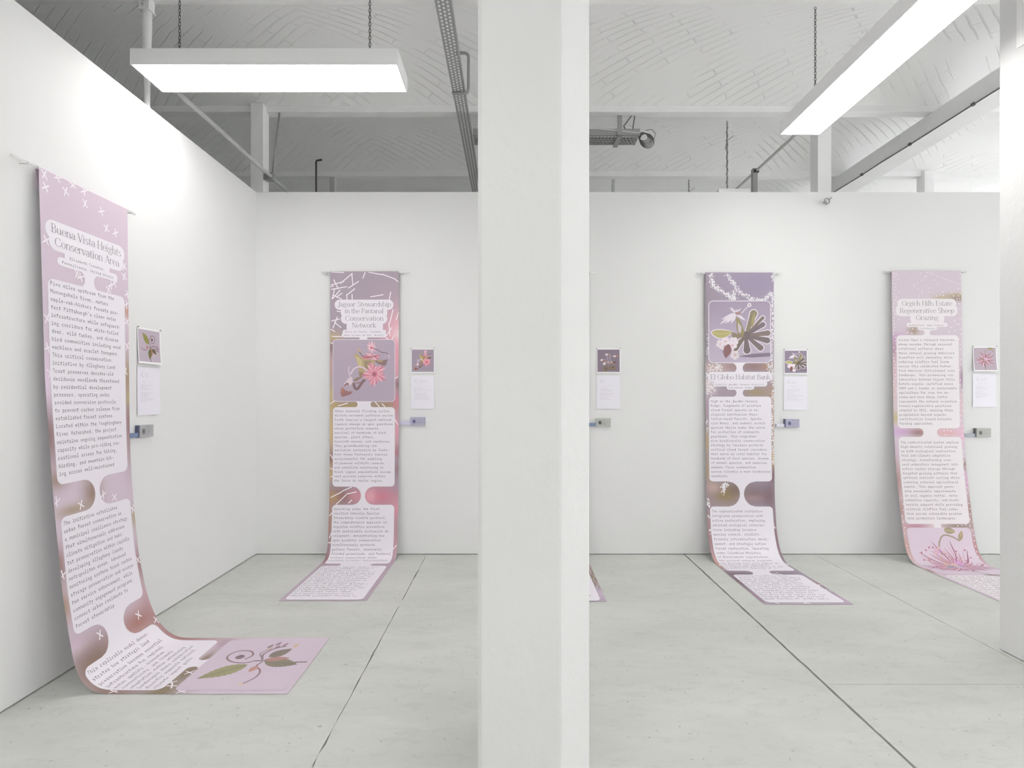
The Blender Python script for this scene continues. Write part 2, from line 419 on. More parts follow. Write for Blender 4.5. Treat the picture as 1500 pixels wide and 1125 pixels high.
# ------------------------------------------------------------------ lamps
def chain(x, y, z0, z1):
    mb = MB(); pitch = .021; n = int((z1 - z0) / pitch)
    for i in range(n):
        mb.ring((x, y, z0 + (i + .5) * pitch), .0065, .0135, .0026, (1, 0, 0) if i % 2 else (0, 1, 0), 8, 4)
    return mb

def vault_z(y):
    for k in range(len(BEAMS) - 1):
        if BEAMS[k] <= y <= BEAMS[k + 1]:
            f = (y - BEAMS[k] - .03) / (BEAMS[k + 1] - BEAMS[k] - .06); return ZB + .047 + .17 * (1 - (2 * f - 1) ** 2)
    return ZB

def lamp(x0, x1, y0, y1, zb, label, chains, twisted=False, off=''):
    r = empty('pendant_lamp' + off, ((x0 + x1) / 2, (y0 + y1) / 2, zb)); tag(r, label, 'lamp', 'long white box lamps on chains')
    h = .095; w = .009
    MB().box(x0, x1, y0, y1, zb + .006, zb + h).build('housing', M['lamp_white'], r, bevel=.0015)
    MB().box(x0, x1, y0, y0 + w, zb, zb + .0055).box(x0, x1, y1 - w, y1, zb, zb + .0055).box(x0, x0 + w, y0 + w, y1 - w, zb, zb + .0055).box(x1 - w, x1, y0 + w, y1 - w, zb, zb + .0055).build('rim', M['lamp_white'], r)
    MB().box(x0 + w + .001, x1 - w - .001, y0 + w + .001, y1 - w - .001, zb + .0012, zb + .0052).build('diffuser' + off, M['diffuser'], r)
    for cx, cy in chains:
        zt = vault_z(cy); ch = chain(cx, cy, zb + h, zt)
        if twisted:
            for s_ in range(1): ch.tube([(cx - .02, cy, zt - .30), (cx - .006, cy, zt - .24)], .003, 5).tube([(cx + .004, cy, zt - .21), (cx + .07, cy, zt - .16)], .003, 5)
            n = 40; ch.tube([(cx + .010 * math.cos(i * 1.3), cy + .010 * math.sin(i * 1.3), zb + h + (zt - .05 - zb - h) * i / n) for i in range(n)], .0022, 4)
        ch.build('chain', M['chain'], r)
    return r
ZL = 3.38
lamp(-2.26, -.677, 3.166, 3.462, ZL, 'long white lamp hanging crosswise over the corner of the partitions', [(-2.055, 3.31), (-.88, 3.31)])
lamp(2.006, 2.308, 2.445, 4.025, ZL, 'long white lamp hanging lengthwise beside the square column', [(2.157, 3.816), (2.157, 2.7)])
lamp(2.05, 2.365, 5.32, 6.9, ZL, 'white lamp end just showing over the back partition under a twisted chain', [(2.2, 5.49), (2.2, 6.68)], True)
lamp(-2.26, -.677, .25, .55, ZL, 'long white lamp hanging crosswise midway along the left partition', [(-2.055, .4), (-.88, .4)], off='_crosswise_near_offscreen')
lamp(2.006, 2.308, -.9, .68, ZL, 'long white lamp hanging lengthwise between the rear wall and the square column', [(2.157, .4), (2.157, -.7)], off='_lengthwise_near_offscreen')
lamp(-2.26, -.677, -2.6, -2.3, ZL, 'long white lamp hanging crosswise at the rear end of the left partition', [(-2.055, -2.45), (-.88, -2.45)], off='_crosswise_rear_offscreen')
lamp(2.006, 2.308, -4.2, -2.6, ZL, 'long white lamp hanging lengthwise near the rear wall', [(2.157, -2.9), (2.157, -4.0)], off='_lengthwise_rear_offscreen')
#--BANNERS--
# ------------------------------------------------------------------ banners: geometry
def dense(pts, n=420):
    pts = np.array(pts, float); seg = np.r_[0, np.cumsum(np.hypot(*np.diff(pts, axis=0).T))]
    s = np.linspace(0, seg[-1], n); q = np.stack([np.interp(s, seg, pts[:, 0]), np.interp(s, seg, pts[:, 1])], 1)
    for _ in range(30): q[1:-1] = .25 * q[:-2] + .5 * q[1:-1] + .25 * q[2:]
    return q, np.r_[0, np.cumsum(np.hypot(*np.diff(q, axis=0).T))]

class Sheet:
    """a hanging cloth: two edge profiles (distance from wall, height) swept between, s = across, t = down"""
    def __init__(s, org, ax, out, w, PL, PR=None):
        s.o = np.array(org, float); s.ax = np.array(ax, float); s.out = np.array(out, float); s.w = w
        s.q = [dense(PL), dense(PR or PL)]; s.L = (s.q[0][1][-1] + s.q[1][1][-1]) / 2
    def P(s, S, T):
        S = np.asarray(S, float); T = np.asarray(T, float); r = []
        for q, seg in s.q:
            tt = T / s.L * seg[-1]; r.append((np.interp(tt, seg, q[:, 0]), np.interp(tt, seg, q[:, 1])))
        a = S / s.w; d = r[0][0] * (1 - a) + r[1][0] * a; z = r[0][1] * (1 - a) + r[1][1] * a
        return s.o + S[..., None] * s.ax + d[..., None] * s.out + np.stack([0 * z, 0 * z, z], -1)
    def at(s, st, off):
        st = np.asarray(st, float); S, T = st[:, 0], np.clip(st[:, 1], 0, s.L)
        p = s.P(S, T); e = .006
        dt = s.P(S, np.clip(T + e, 0, s.L)) - s.P(S, np.clip(T - e, 0, s.L)); ds = s.P(S + e, T) - s.P(S - e, T)
        n = np.cross(ds, -dt); n /= np.linalg.norm(n, axis=1)[:, None] + 1e-12
        if np.dot(n.mean(0), s.out + np.array([0, 0, .5])) < 0: n = -n
        return p + n * off

class Flat(Sheet):
    """a small paper on the wall: origin at its top left"""
    def __init__(s, org, ax, out, w, h, curl=0.0, base=.003):
        zt = org[2]; n = 9
        pts = [(base + curl * (i / n) ** 2 * .8, zt - h * i / n) for i in range(n + 1)]
        Sheet.__init__(s, (org[0], org[1], 0), ax, out, w, pts); s.h = h

G = 1.06                               # print colours are given as seen under the room's light
def pc(c):
    return tuple(min(.9, x * G) for x in lin(c))

def smooth_bg(base, blobs):
    """blurred-photograph print: soft blobs (s, t, rs, rt, colour) over a base colour"""
    B = np.array(pc(base)); bl = [(a, b, c_, d, np.array(pc(e))) for a, b, c_, d, e in blobs]
    def f(st):
        st = np.asarray(st); out = np.repeat(B[None], len(st), 0)
        for a, b, rs, rt, e in bl:
            w = np.exp(-(((st[:, 0] - a) / rs) ** 2 + ((st[:, 1] - b) / rt) ** 2))[:, None]; out = out * (1 - w) + e * w
        return out
    return f

def cloth(sh, name, f, parent, nt=350, ns=16, m='print', t0=0, t1=None, off=0.0, th=.0007, s0=0, s1=None):
    t1 = sh.L if t1 is None else t1; s1 = sh.w if s1 is None else s1
    S, T = np.meshgrid(np.linspace(s0, s1, ns + 1), np.linspace(t0, t1, nt + 1)); st = np.stack([S.ravel(), T.ravel()], 1)
    V = np.concatenate([sh.at(st, off), sh.at(st, off - th)]); n = len(st); Fc = []; w = ns + 1
    for j in range(nt):
        for i in range(ns):
            a = j * w + i; Fc.append((a, a + w, a + w + 1, a + 1)); Fc.append((n + a, n + a + 1, n + a + w + 1, n + a + w))
    rim = [i for i in range(w)] + [j * w + ns for j in range(1, nt + 1)] + [nt * w + i for i in range(ns - 1, -1, -1)] + [j * w for j in range(nt - 1, 0, -1)]
    for i in range(len(rim)):
        a, b = rim[i], rim[(i + 1) % len(rim)]; Fc.append((a, b, n + b, n + a))
    c_ = f(st); back = np.repeat(np.array([[.72, .69, .72]]), n, 0)
    return mesh_py(name, V, Fc, M[m], parent, np.concatenate([c_, back]), smooth=False)

def rrect(s0, s1, t0, t1, r, dt=.012):
    ts = list(t0 + r * (1 - np.cos(np.linspace(0, math.pi / 2, 8)))) + list(np.linspace(t0 + r, t1 - r, max(2, int((t1 - t0 - 2 * r) / dt) + 2)))[1:-1] + list(t1 - r * (1 - np.cos(np.linspace(math.pi / 2, 0, 8))))
    out = []
    for t in ts:
        e = 0
        if t < t0 + r: e = r - math.sqrt(max(0, r * r - (t0 + r - t) ** 2))
        elif t > t1 - r: e = r - math.sqrt(max(0, r * r - (t - t1 + r) ** 2))
        out.append((t, s0 + e, s1 - e))
    return out

def neck(sl, sr, t0, t1):
    """bridge between two panels, its sides hollowed by round notches whose tips are at sl and sr"""
    r = (t1 - t0) / 2; out = []
    for a in np.linspace(-1, 1, 19):
        t = (t0 + t1) / 2 + r * a; e = r * (1 - math.sqrt(max(0, 1 - a * a))) if abs(a) < 1 else r
        out.append((t, sl - e, sr + e))
    return out

def merged(lists):
    """outline of several overlapping shapes: the widest reach at every height"""
    ts = sorted({round(t + e, 5) for sp in lists for t, _, _ in sp for e in (-.0002, 0, .0002)}); out = []
    for t in ts:
        lr = []
        for sp in lists:
            tt = [q[0] for q in sp]
            if tt[0] <= t <= tt[-1]: lr.append((np.interp(t, tt, [q[1] for q in sp]), np.interp(t, tt, [q[2] for q in sp])))
        if lr: out.append((t, min(q[0] for q in lr), max(q[1] for q in lr)))
    return out

def spans(sh, name, lists, m, parent, off, cols=None):
    V = []; Fc = []
    for li, sp in enumerate(lists):
        b = len(V); V += [(x, t) for t, l, r in sp for x in (l, r)]
        for i in range(len(sp) - 1): Fc.append((b + 2 * i, b + 2 * i + 2, b + 2 * i + 3, b + 2 * i + 1))
    return mesh_py(name, sh.at(np.array(V), off), Fc, M[m], parent, cols)

# ---- flat art: coloured polygons in a unit square (x right, y down)
class Art:
    def __init__(s): s.v = []; s.f = []; s.c = []; s.k = []
    def poly(s, pts, c_):
        pts = [tuple(p) for p in pts]; b = len(s.v); n = len(pts)
        cx = sum(p[0] for p in pts) / n; cy = sum(p[1] for p in pts) / n
        s.v += pts + [(cx, cy)]; s.c += [pc(c_)] * (n + 1); lay = len(s.k) and s.k[-1] + 1 or 1
        s.k += [lay] * (n + 1); s.f += [(b + i, b + (i + 1) % n, b + n) for i in range(n)]
    def stroke(s, pts, w, c_, taper=False, w1=None):
        pts = np.array(pts, float)
        if len(pts) > 2:
            q = [pts[0]]
            for i in range(len(pts) - 1):
                p0 = pts[max(i - 1, 0)]; p1 = pts[i]; p2 = pts[i + 1]; p3 = pts[min(i + 2, len(pts) - 1)]
                for u in (.25, .5, .75, 1.): q.append(.5 * (2 * p1 + (p2 - p0) * u + (2 * p0 - 5 * p1 + 4 * p2 - p3) * u * u + (3 * p1 - p0 - 3 * p2 + p3) * u ** 3))
            pts = np.array(q)
        b = len(s.v); n = len(pts); lay = len(s.k) and s.k[-1] + 1 or 1
        for i in range(n):
            d = pts[min(i + 1, n - 1)] - pts[max(i - 1, 0)]; d = d / (np.hypot(*d) + 1e-9); nn = np.array([-d[1], d[0]])
            f = i / (n - 1); ww = w if w1 is None else w + (w1 - w) * f
            if taper: ww = w * math.sin(math.pi * min(max(f, .04), .97)) ** .7
            s.v += [tuple(pts[i] + nn * ww / 2), tuple(pts[i] - nn * ww / 2)]; s.c += [pc(c_)] * 2; s.k += [lay] * 2
        s.f += [(b + 2 * i, b + 2 * i + 1, b + 2 * i + 3, b + 2 * i + 2) for i in range(n - 1)]
    def leaf(s, p, q, w, c_, vein=None, teeth=0, bend=0.0):
        p = np.array(p); q = np.array(q); d = q - p; nn = np.array([-d[1], d[0]]); nn = nn / np.hypot(*nn); n = 18; L1 = []; L2 = []
        for i in range(n + 1):
            f = i / n; ww = w / 2 * math.sin(math.pi * f ** .8) ** .85; ww *= 1 + (teeth * (1 if i % 2 else -1))
            m_ = p + d * f + nn * bend * math.sin(math.pi * f); L1.append(m_ + nn * ww); L2.append(m_ - nn * ww)
        s.poly(L1 + L2[::-1], c_)
        if vein: s.stroke([p, (p + q) / 2 + nn * bend, q], w * .07, vein)
    def disc(s, x, y, r, c_, ry=None, n=12):
        s.poly([(x + r * math.cos(2 * math.pi * i / n), y + (ry or r) * math.sin(2 * math.pi * i / n)) for i in range(n)], c_)
    def blossom(s, x, y, r, c_, cc, n=5):
        for i in range(n):
            a = 2 * math.pi * i / n + .3; s.disc(x + r * .6 * math.cos(a), y + r * .6 * math.sin(a), r * .48, c_, n=8)
        s.disc(x, y, r * .28, cc, n=8)
    def petals(s, x, y, n, r0, r1, w, cols, jit=.15, a0=0, a1=2 * math.pi, curve=0.0, sq=1.0):
        for i in range(n):
            a = a0 + (a1 - a0) * (i + .5) / n; rr = r1 * (1 + jit * math.sin(i * 7.3)); c_ = cols[i % len(cols)]
            p = (x + r0 * math.cos(a), y + r0 * math.sin(a) * sq); q = (x + rr * math.cos(a), y + rr * math.sin(a) * sq)
            m_ = ((p[0] + q[0]) / 2 - curve * math.sin(a) * rr, (p[1] + q[1]) / 2 + curve * abs(math.cos(a)) * rr)
            s.stroke([p, m_, q], w, c_, taper=True)
    def fade(s, c_, k):
        b = pc(c_); s.c = [tuple(x * (1 - k) + y * k for x, y in zip(q, b)) for q in s.c]
    def put(s, sh, name, s0, t0, w, h, parent, off, step=.000012, m='photo'):
        st = np.array([(s0 + x * w, t0 + y * h) for x, y in s.v]); k = np.array(s.k)
        V = np.concatenate([sh.at(st[i:i + 1] if False else st, off)]) if len(st) else st
        V2 = sh.at(st, off + .0012); nrm = (V2 - V) / .0012
        V = V + nrm * (np.minimum(k, 90) * step)[:, None]
        o = mesh_py(name, V, s.f, M[m], parent, s.c); o['kind'] = 'stuff'; return o

def art_vine():
    a = Art(); br = (128, 92, 92); ol = (122, 124, 66); dk = (92, 90, 62)
    a.stroke([(.52, 1.0), (.51, .8), (.54, .6), (.54, .47)], .022, (96, 88, 70))
    a.stroke([(.54, .47), (.50, .4), (.52, .26), (.62, .16), (.74, .2), (.75, .33), (.66, .4), (.57, .36)], .020, (132, 98, 96))
    a.disc(.62, .29, .045, (110, 84, 86)); a.disc(.645, .285, .022, (84, 72, 58))
    a.leaf((.46, .44), (.20, .10), .19, (138, 136, 70), (104, 104, 56), .07)
    a.leaf((.53, .58), (.47, .92), .17, (112, 108, 66), (88, 84, 56), .06)
    a.leaf((.56, .56), (.60, .80), .09, (168, 116, 98))
    a.leaf((.62, .58), (.80, .74), .14, (104, 96, 66), (84, 80, 58), .05)
    a.stroke([(.52, .56), (.44, .54), (.34, .62), (.22, .63), (.10, .56)], .018, br); a.leaf((.44, .55), (.32, .52), .07, (186, 130, 108)); a.disc(.10, .55, .022, (216, 192, 160))
    a.stroke([(.56, .54), (.68, .50), (.80, .56), (.86, .66)], .02, (110, 86, 84)); a.stroke([(.60, .52), (.70, .46), (.82, .52)], .014, (138, 110, 112))
    for x, y, cc in ((.84, .56, (122, 88, 98)), (.90, .62, (150, 108, 120)), (.80, .50, (196, 156, 150)), (.86, .48, (104, 84, 84)), (.92, .54, (128, 92, 104)), (.88, .74, (214, 178, 120))):
        a.leaf((x - .05, y), (x + .04, y + .03), .035, cc)
    return a, (205, 190, 204)

def art_orchid():
    a = Art(); pk = [(222, 138, 156), (232, 168, 180), (214, 120, 142), (238, 190, 198)]
    a.poly([(.33, .24), (.38, .22), (.47, .30), (.62, .33), (.72, .33), (.64, .42), (.5, .53), (.47, .60), (.42, .56), (.40, .38)], (184, 164, 112))
    a.poly([(.36, .26), (.42, .29), (.47, .35), (.46, .46), (.41, .44)], (206, 190, 132)); a.poly([(.50, .34), (.62, .34), (.60, .42), (.52, .50)], (158, 136, 92))
    a.poly([(.66, .33), (.78, .33), (.89, .32), (.86, .41), (.83, .43), (.72, .39)], (132, 106, 100)); a.poly([(.72, .32), (.82, .325), (.80, .36), (.72, .36)], (176, 154, 106))
    a.poly([(.42, .52), (.55, .53), (.5, .57), (.45, .62), (.42, .58)], (150, 128, 88))
    a.petals(.64, .27, 14, .01, .11, .028, pk[1:], .3, sq=.55); a.petals(.62, .12, 11, .0, .085, .026, [(240, 204, 212), (234, 180, 192)], .25); a.disc(.62, .13, .018, (214, 84, 110))
    a.leaf((.46, .28), (.62, .31), .05, (222, 130, 146))
    a.stroke([(.40, .15), (.44, .22), (.50, .28), (.58, .285), (.70, .262)], .014, (104, 88, 78)); a.leaf((.38, .14), (.46, .21), .03, (206, 176, 120))
    a.stroke([(.64, .13), (.72, .165), (.80, .21), (.84, .205), (.90, .235)], .014, (120, 98, 90)); a.stroke([(.90, .24), (.91, .29)], .012, (222, 208, 200))
    a.stroke([(.28, .56), (.34, .47), (.42, .44), (.50, .46), (.57, .54)], .024, (226, 208, 218)); a.stroke([(.27, .60), (.25, .50), (.26, .43)], .014, (226, 210, 218))
    a.petals(.67, .56, 30, .02, .175, .034, pk, .22); a.disc(.67, .56, .045, (208, 96, 118)); a.disc(.67, .56, .02, (116, 104, 72))
    a.leaf((.24, .74), (.30, .60), .10, (226, 208, 216)); a.leaf((.17, .74), (.28, .68), .06, (228, 212, 218)); a.leaf((.32, .67), (.48, .60), .045, (146, 120, 92))
    a.poly([(.115, .86), (.13, .79), (.16, .78), (.19, .82), (.25, .84), (.32, .84), (.28, .89), (.20, .91), (.14, .93)], (152, 102, 90)); a.poly([(.12, .86), (.14, .78), (.17, .80), (.16, .86)], (190, 122, 84))
    a.stroke([(.18, .75), (.23, .71), (.24, .74)], .03, (140, 100, 94)); a.stroke([(.33, .70), (.35, .78), (.39, .80), (.44, .74), (.48, .68), (.52, .65)], .045, (128, 96, 92)); a.stroke([(.36, .70), (.44, .70)], .02, (150, 112, 104))
    return a, (180, 165, 181)

def art_lobed():
    a = Art(); wh = (228, 220, 228); gy = (118, 104, 98); c0 = (.60, .56)
    lob = [((.73, .20), .13, (136, 126, 88)), ((.88, .27), .06, (120, 108, 88)), ((.88, .38), .09, (112, 100, 102)), ((.96, .52), .10, (126, 112, 98)), ((.95, .64), .11, gy), ((.84, .76), .11, gy), ((.62, .80), .13, (110, 96, 90)), ((.43, .76), .12, (116, 104, 84))]
    for q, w, cc in lob: w *= .9; a.stroke([c0, ((c0[0] + q[0]) / 2, (c0[1] + q[1]) / 2), q], .05, wh, w1=w + .035); a.disc(*q, w / 2 + .0175, wh)
    for q, w, cc in lob: w *= .9; a.stroke([c0, ((c0[0] + q[0]) / 2, (c0[1] + q[1]) / 2), q], .035, cc, w1=w); a.disc(*q, w / 2, cc)
    a.disc(.60, .56, .07, (108, 92, 86)); a.leaf((.70, .42), (.75, .17), .05, (164, 152, 92))
    a.leaf((.02, .51), (.40, .50), .17, wh, bend=.03); a.leaf((.04, .51), (.39, .50), .13, (182, 174, 96), (206, 198, 140), bend=.03)
    a.poly([(.44, .26), (.49, .28), (.54, .38), (.58, .5), (.56, .56), (.48, .55), (.45, .45)], (150, 140, 86)); a.poly([(.47, .34), (.53, .42), (.52, .52), (.48, .5)], (206, 198, 206)); a.poly([(.36, .50), (.46, .53), (.60, .57), (.44, .62), (.38, .58)], (138, 124, 88))
    for q in ((.20, .30), (.17, .38), (.26, .37), (.31, .35), (.36, .37), (.40, .33), (.56, .29), (.60, .32)): a.leaf((.43, .19), q, .045, (232, 224, 232))
    for q in ((.33, .10), (.36, .09), (.45, .12), (.53, .11)): a.leaf((.43, .19), q, .025, (226, 216, 226))
    a.stroke([(.53, .20), (.60, .12), (.66, .07)], .014, (226, 216, 224)); a.blossom(.66, .06, .035, (230, 222, 228), (120, 80, 80)); a.leaf((.42, .19), (.54, .21), .05, (170, 134, 130))
    for x, y in ((.19, .70), (.27, .66), (.25, .74), (.40, .66), (.38, .72)): a.blossom(x, y, .075, (236, 226, 232), (226, 180, 188))
    a.leaf((.32, .70), (.27, .93), .13, (138, 92, 86), (110, 72, 70)); a.blossom(.42, .88, .075, (236, 226, 230), (216, 170, 170)); a.poly([(.48, .90), (.7, .86), (1., .84), (1., .90), (.7, .92)], (128, 114, 132))
    return a, (162, 148, 168)

def art_spider():
    a = Art(); cs = [(186, 120, 138), (212, 172, 192), (150, 88, 110), (226, 196, 210), (170, 130, 160), (200, 140, 130)]
    a.stroke([(.47, .62), (.50, .8), (.62, .92), (.72, 1.02)], .022, (130, 116, 88)); a.leaf((.58, 1.04), (.90, 1.06), .06, (122, 106, 100))
    a.stroke([(.46, .42), (.47, .25), (.55, .12), (.68, .13), (.80, .20)], .022, (150, 130, 92)); a.leaf((.58, .03), (.76, .06), .10, (146, 134, 84), (206, 192, 120)); a.leaf((.80, .20), (.86, .04), .07, (160, 140, 84), (214, 198, 120))
    a.petals(.52, .66, 36, .04, .42, .024, cs, .2, math.pi * .95, 2.05 * math.pi, .18, .95)
    a.petals(.52, .70, 44, .04, .46, .026, cs, .12, -.1, math.pi + .1, -.12, .38)
    for x, y in ((.16, .38), (.24, .34), (.30, .30), (.22, .5), (.14, .5), (.84, .34), (.88, .46), (.70, .36), (.78, .52), (.36, .30), (.94, .6)): a.disc(x, y, .016, (176, 92, 110), n=7)
    for x, y, r, cc in ((.44, .66, .06, (150, 150, 166)), (.56, .72, .07, (206, 182, 214)), (.42, .58, .05, (216, 190, 150)), (.62, .58, .06, (206, 160, 206)), (.52, .6, .05, (226, 190, 160)), (.38, .70, .05, (128, 134, 146))): a.leaf((x - r, y), (x + r, y + .02), r, cc)
    a.petals(.41, .36, 9, .0, .07, .02, [(204, 150, 206), (226, 186, 170)], .3); a.petals(.62, .56, 10, .0, .08, .022, [(214, 150, 208), (200, 130, 190)], .3)
    for i in range(26): a.disc(.25 + .6 * ((i * .618) % 1), .45 + .3 * ((i * .377) % 1), .010, [(236, 206, 180), (226, 170, 170), (240, 226, 236)][i % 3], n=6)
    return a, (213, 198, 211)

def art_mum():
    a = Art(); cs = [(170, 118, 128), (206, 168, 182), (142, 96, 104), (220, 190, 200), (186, 130, 150)]
    a.stroke([(.47, 1.0), (.49, .8), (.52, .6)], .03, (126, 124, 84)); a.leaf((.62, .03), (.92, .04), .09, (158, 146, 92)); a.stroke([(.5, .2), (.6, .06), (.75, .06), (.92, .2)], .02, (160, 140, 110))
    a.petals(.5, .52, 30, .05, .40, .035, cs, .15, 0, 2 * math.pi, .10, .85); a.petals(.5, .52, 18, .02, .24, .04, cs[1:] + [(150, 120, 90)], .2, sq=.8)
    a.disc(.52, .52, .06, (214, 180, 206)); a.disc(.44, .55, .04, (140, 120, 84)); a.disc(.58, .45, .04, (206, 150, 196))
    return a, (200, 182, 196)

def art_beetle():
    a = Art()
    for x, y in ((.40, .84), (.70, .80)): a.leaf((x - .16, y + .03), (x + .16, y - .02), .24, (126, 116, 70)); a.leaf((x - .12, y + .02), (x + .12, y - .02), .15, (146, 122, 132)); a.leaf((x - .07, y + .01), (x + .07, y - .01), .06, (92, 78, 80))
    for x, y in ((.46, .20), (.24, .45), (.82, .28)): a.leaf((x - .13, y + .02), (x + .12, y + .02), .08, (222, 210, 214)); a.leaf((x, y), (x + .10, y + .08), .07, (160, 108, 88))
    for x in (.42, .47, .54, .60): a.stroke([(x, .24), (x, .62)], .010, (206, 196, 208))
    for i in range(9): a.disc(.34 + .05 * i, .58 + .04 * math.sin(i * 2), .035, [(216, 190, 170), (190, 150, 136), (150, 112, 104)][i % 3], n=8)
    a.disc(.30, .64, .06, (214, 204, 214)); a.leaf((.66, .6), (.88, .54), .06, (112, 84, 78))
    return a, (152, 136, 152)

# ---- lettering: built-in font laid out on a fixed pitch, and a drawn hairline serif for the titles
_g = {}
def glyph(ch):
    if ch in _g: return _g[ch]
    cu = bpy.data.curves.new('g', 'FONT'); cu.body = ch; cu.size = 1.0; cu.resolution_u = 2; cu.offset = -.004
    ob = bpy.data.objects.new('g', cu); COL.objects.link(ob)
    me = ob.to_mesh(); me.calc_loop_triangles()
    v = np.array([x.co[:2] for x in me.vertices], float).reshape(-1, 2); f = [tuple(t.vertices) for t in me.loop_triangles]
    ob.to_mesh_clear(); bpy.data.objects.remove(ob); bpy.data.curves.remove(cu)
    _g[ch] = (v, f); return _g[ch]

WIDE = set('mwMWQ@'); NARROW = set('.,:;\'!-')
def mono(lines, s0, t0, pitch, lead, em, center=None):
    V = []; Fc = []
    for j, ln in enumerate(lines):
        x0 = s0 if center is None else center - len(ln) * pitch / 2
        for i, ch in enumerate(ln):
            if ch == ' ': continue
            v, f = glyph(ch)
            if not len(v): continue
            lo, hi = v[:, 0].min(), v[:, 0].max(); cx = x0 + (i + .5) * pitch; y = t0 + j * lead
            w = (hi - lo) * em
            tw = w if ch in NARROW or ch in 'iljtfrI1' else pitch * (.86 if ch in WIDE else .70)
            k = tw / max(w, 1e-6); b = len(V)
            for p in v: V.append((cx + (p[0] - (lo + hi) / 2) * em * k, y - p[1] * em))
            Fc += [tuple(q + b for q in t) for t in f]
            bars = {'i': [(-.36, .36, 0, .07), (-.32, .0, .49, .56)], 'l': [(-.36, .36, 0, .07), (-.32, .0, .66, .73)], 'r': [(-.40, .22, 0, .07)], 'j': [(-.3, .0, .49, .56)], 'I': [(-.3, .3, 0, .07), (-.3, .3, .66, .73)], '1': [(-.34, .34, 0, .07)], 'f': [(-.30, .32, .47, .54)], 't': [(-.34, .34, .47, .54)]}.get(ch, [])
            for a0, a1, b0, b1 in bars:
                b = len(V); V += [(cx + a0 * pitch, y - b0 * em), (cx + a1 * pitch, y - b0 * em), (cx + a1 * pitch, y - b1 * em), (cx + a0 * pitch, y - b1 * em)]; Fc.append((b, b + 1, b + 2, b + 3))
    return V, Fc

SW, HW = .062, .020
class Ser:
    """hairline serif letters: stems, hairlines, contrast arcs"""
    def __init__(s): s.v = []; s.f = []
    def q(s, *p): b = len(s.v); s.v += p; s.f.append(tuple(range(b, b + len(p))))
    def S(s, x, y0, y1, w=SW): s.q((x - w / 2, y0), (x + w / 2, y0), (x + w / 2, y1), (x - w / 2, y1))
    def H(s, x0, x1, y): s.q((x0, y - HW / 2), (x1, y - HW / 2), (x1, y + HW / 2), (x0, y + HW / 2))
    def D(s, x0, y0, x1, y1, w=SW): s.q((x0 - w / 2, y0), (x0 + w / 2, y0), (x1 + w / 2, y1), (x1 - w / 2, y1))
    def A(s, cx, cy, rx, ry, a0=0, a1=360, sw=SW):
        n = max(6, int(abs(a1 - a0) / 15)); b = len(s.v)
        for i in range(n + 1):
            a = math.radians(a0 + (a1 - a0) * i / n); w = HW + (sw - HW) * abs(math.cos(a)) ** 1.6
            s.v += [(cx + rx * math.cos(a), cy + ry * math.sin(a)), (cx + (rx - w) * math.cos(a), cy + (ry - w * .8) * math.sin(a))]
        for i in range(n): s.f.append((b + 2 * i, b + 2 * i + 2, b + 2 * i + 3, b + 2 * i + 1))
    def foot(s, x, y=.01, k=.085): s.H(x - k, x + k, y)
    def flag(s, x, y): s.H(x - .085, x, y - .01)
X, CP, AS = .46, .70, .74
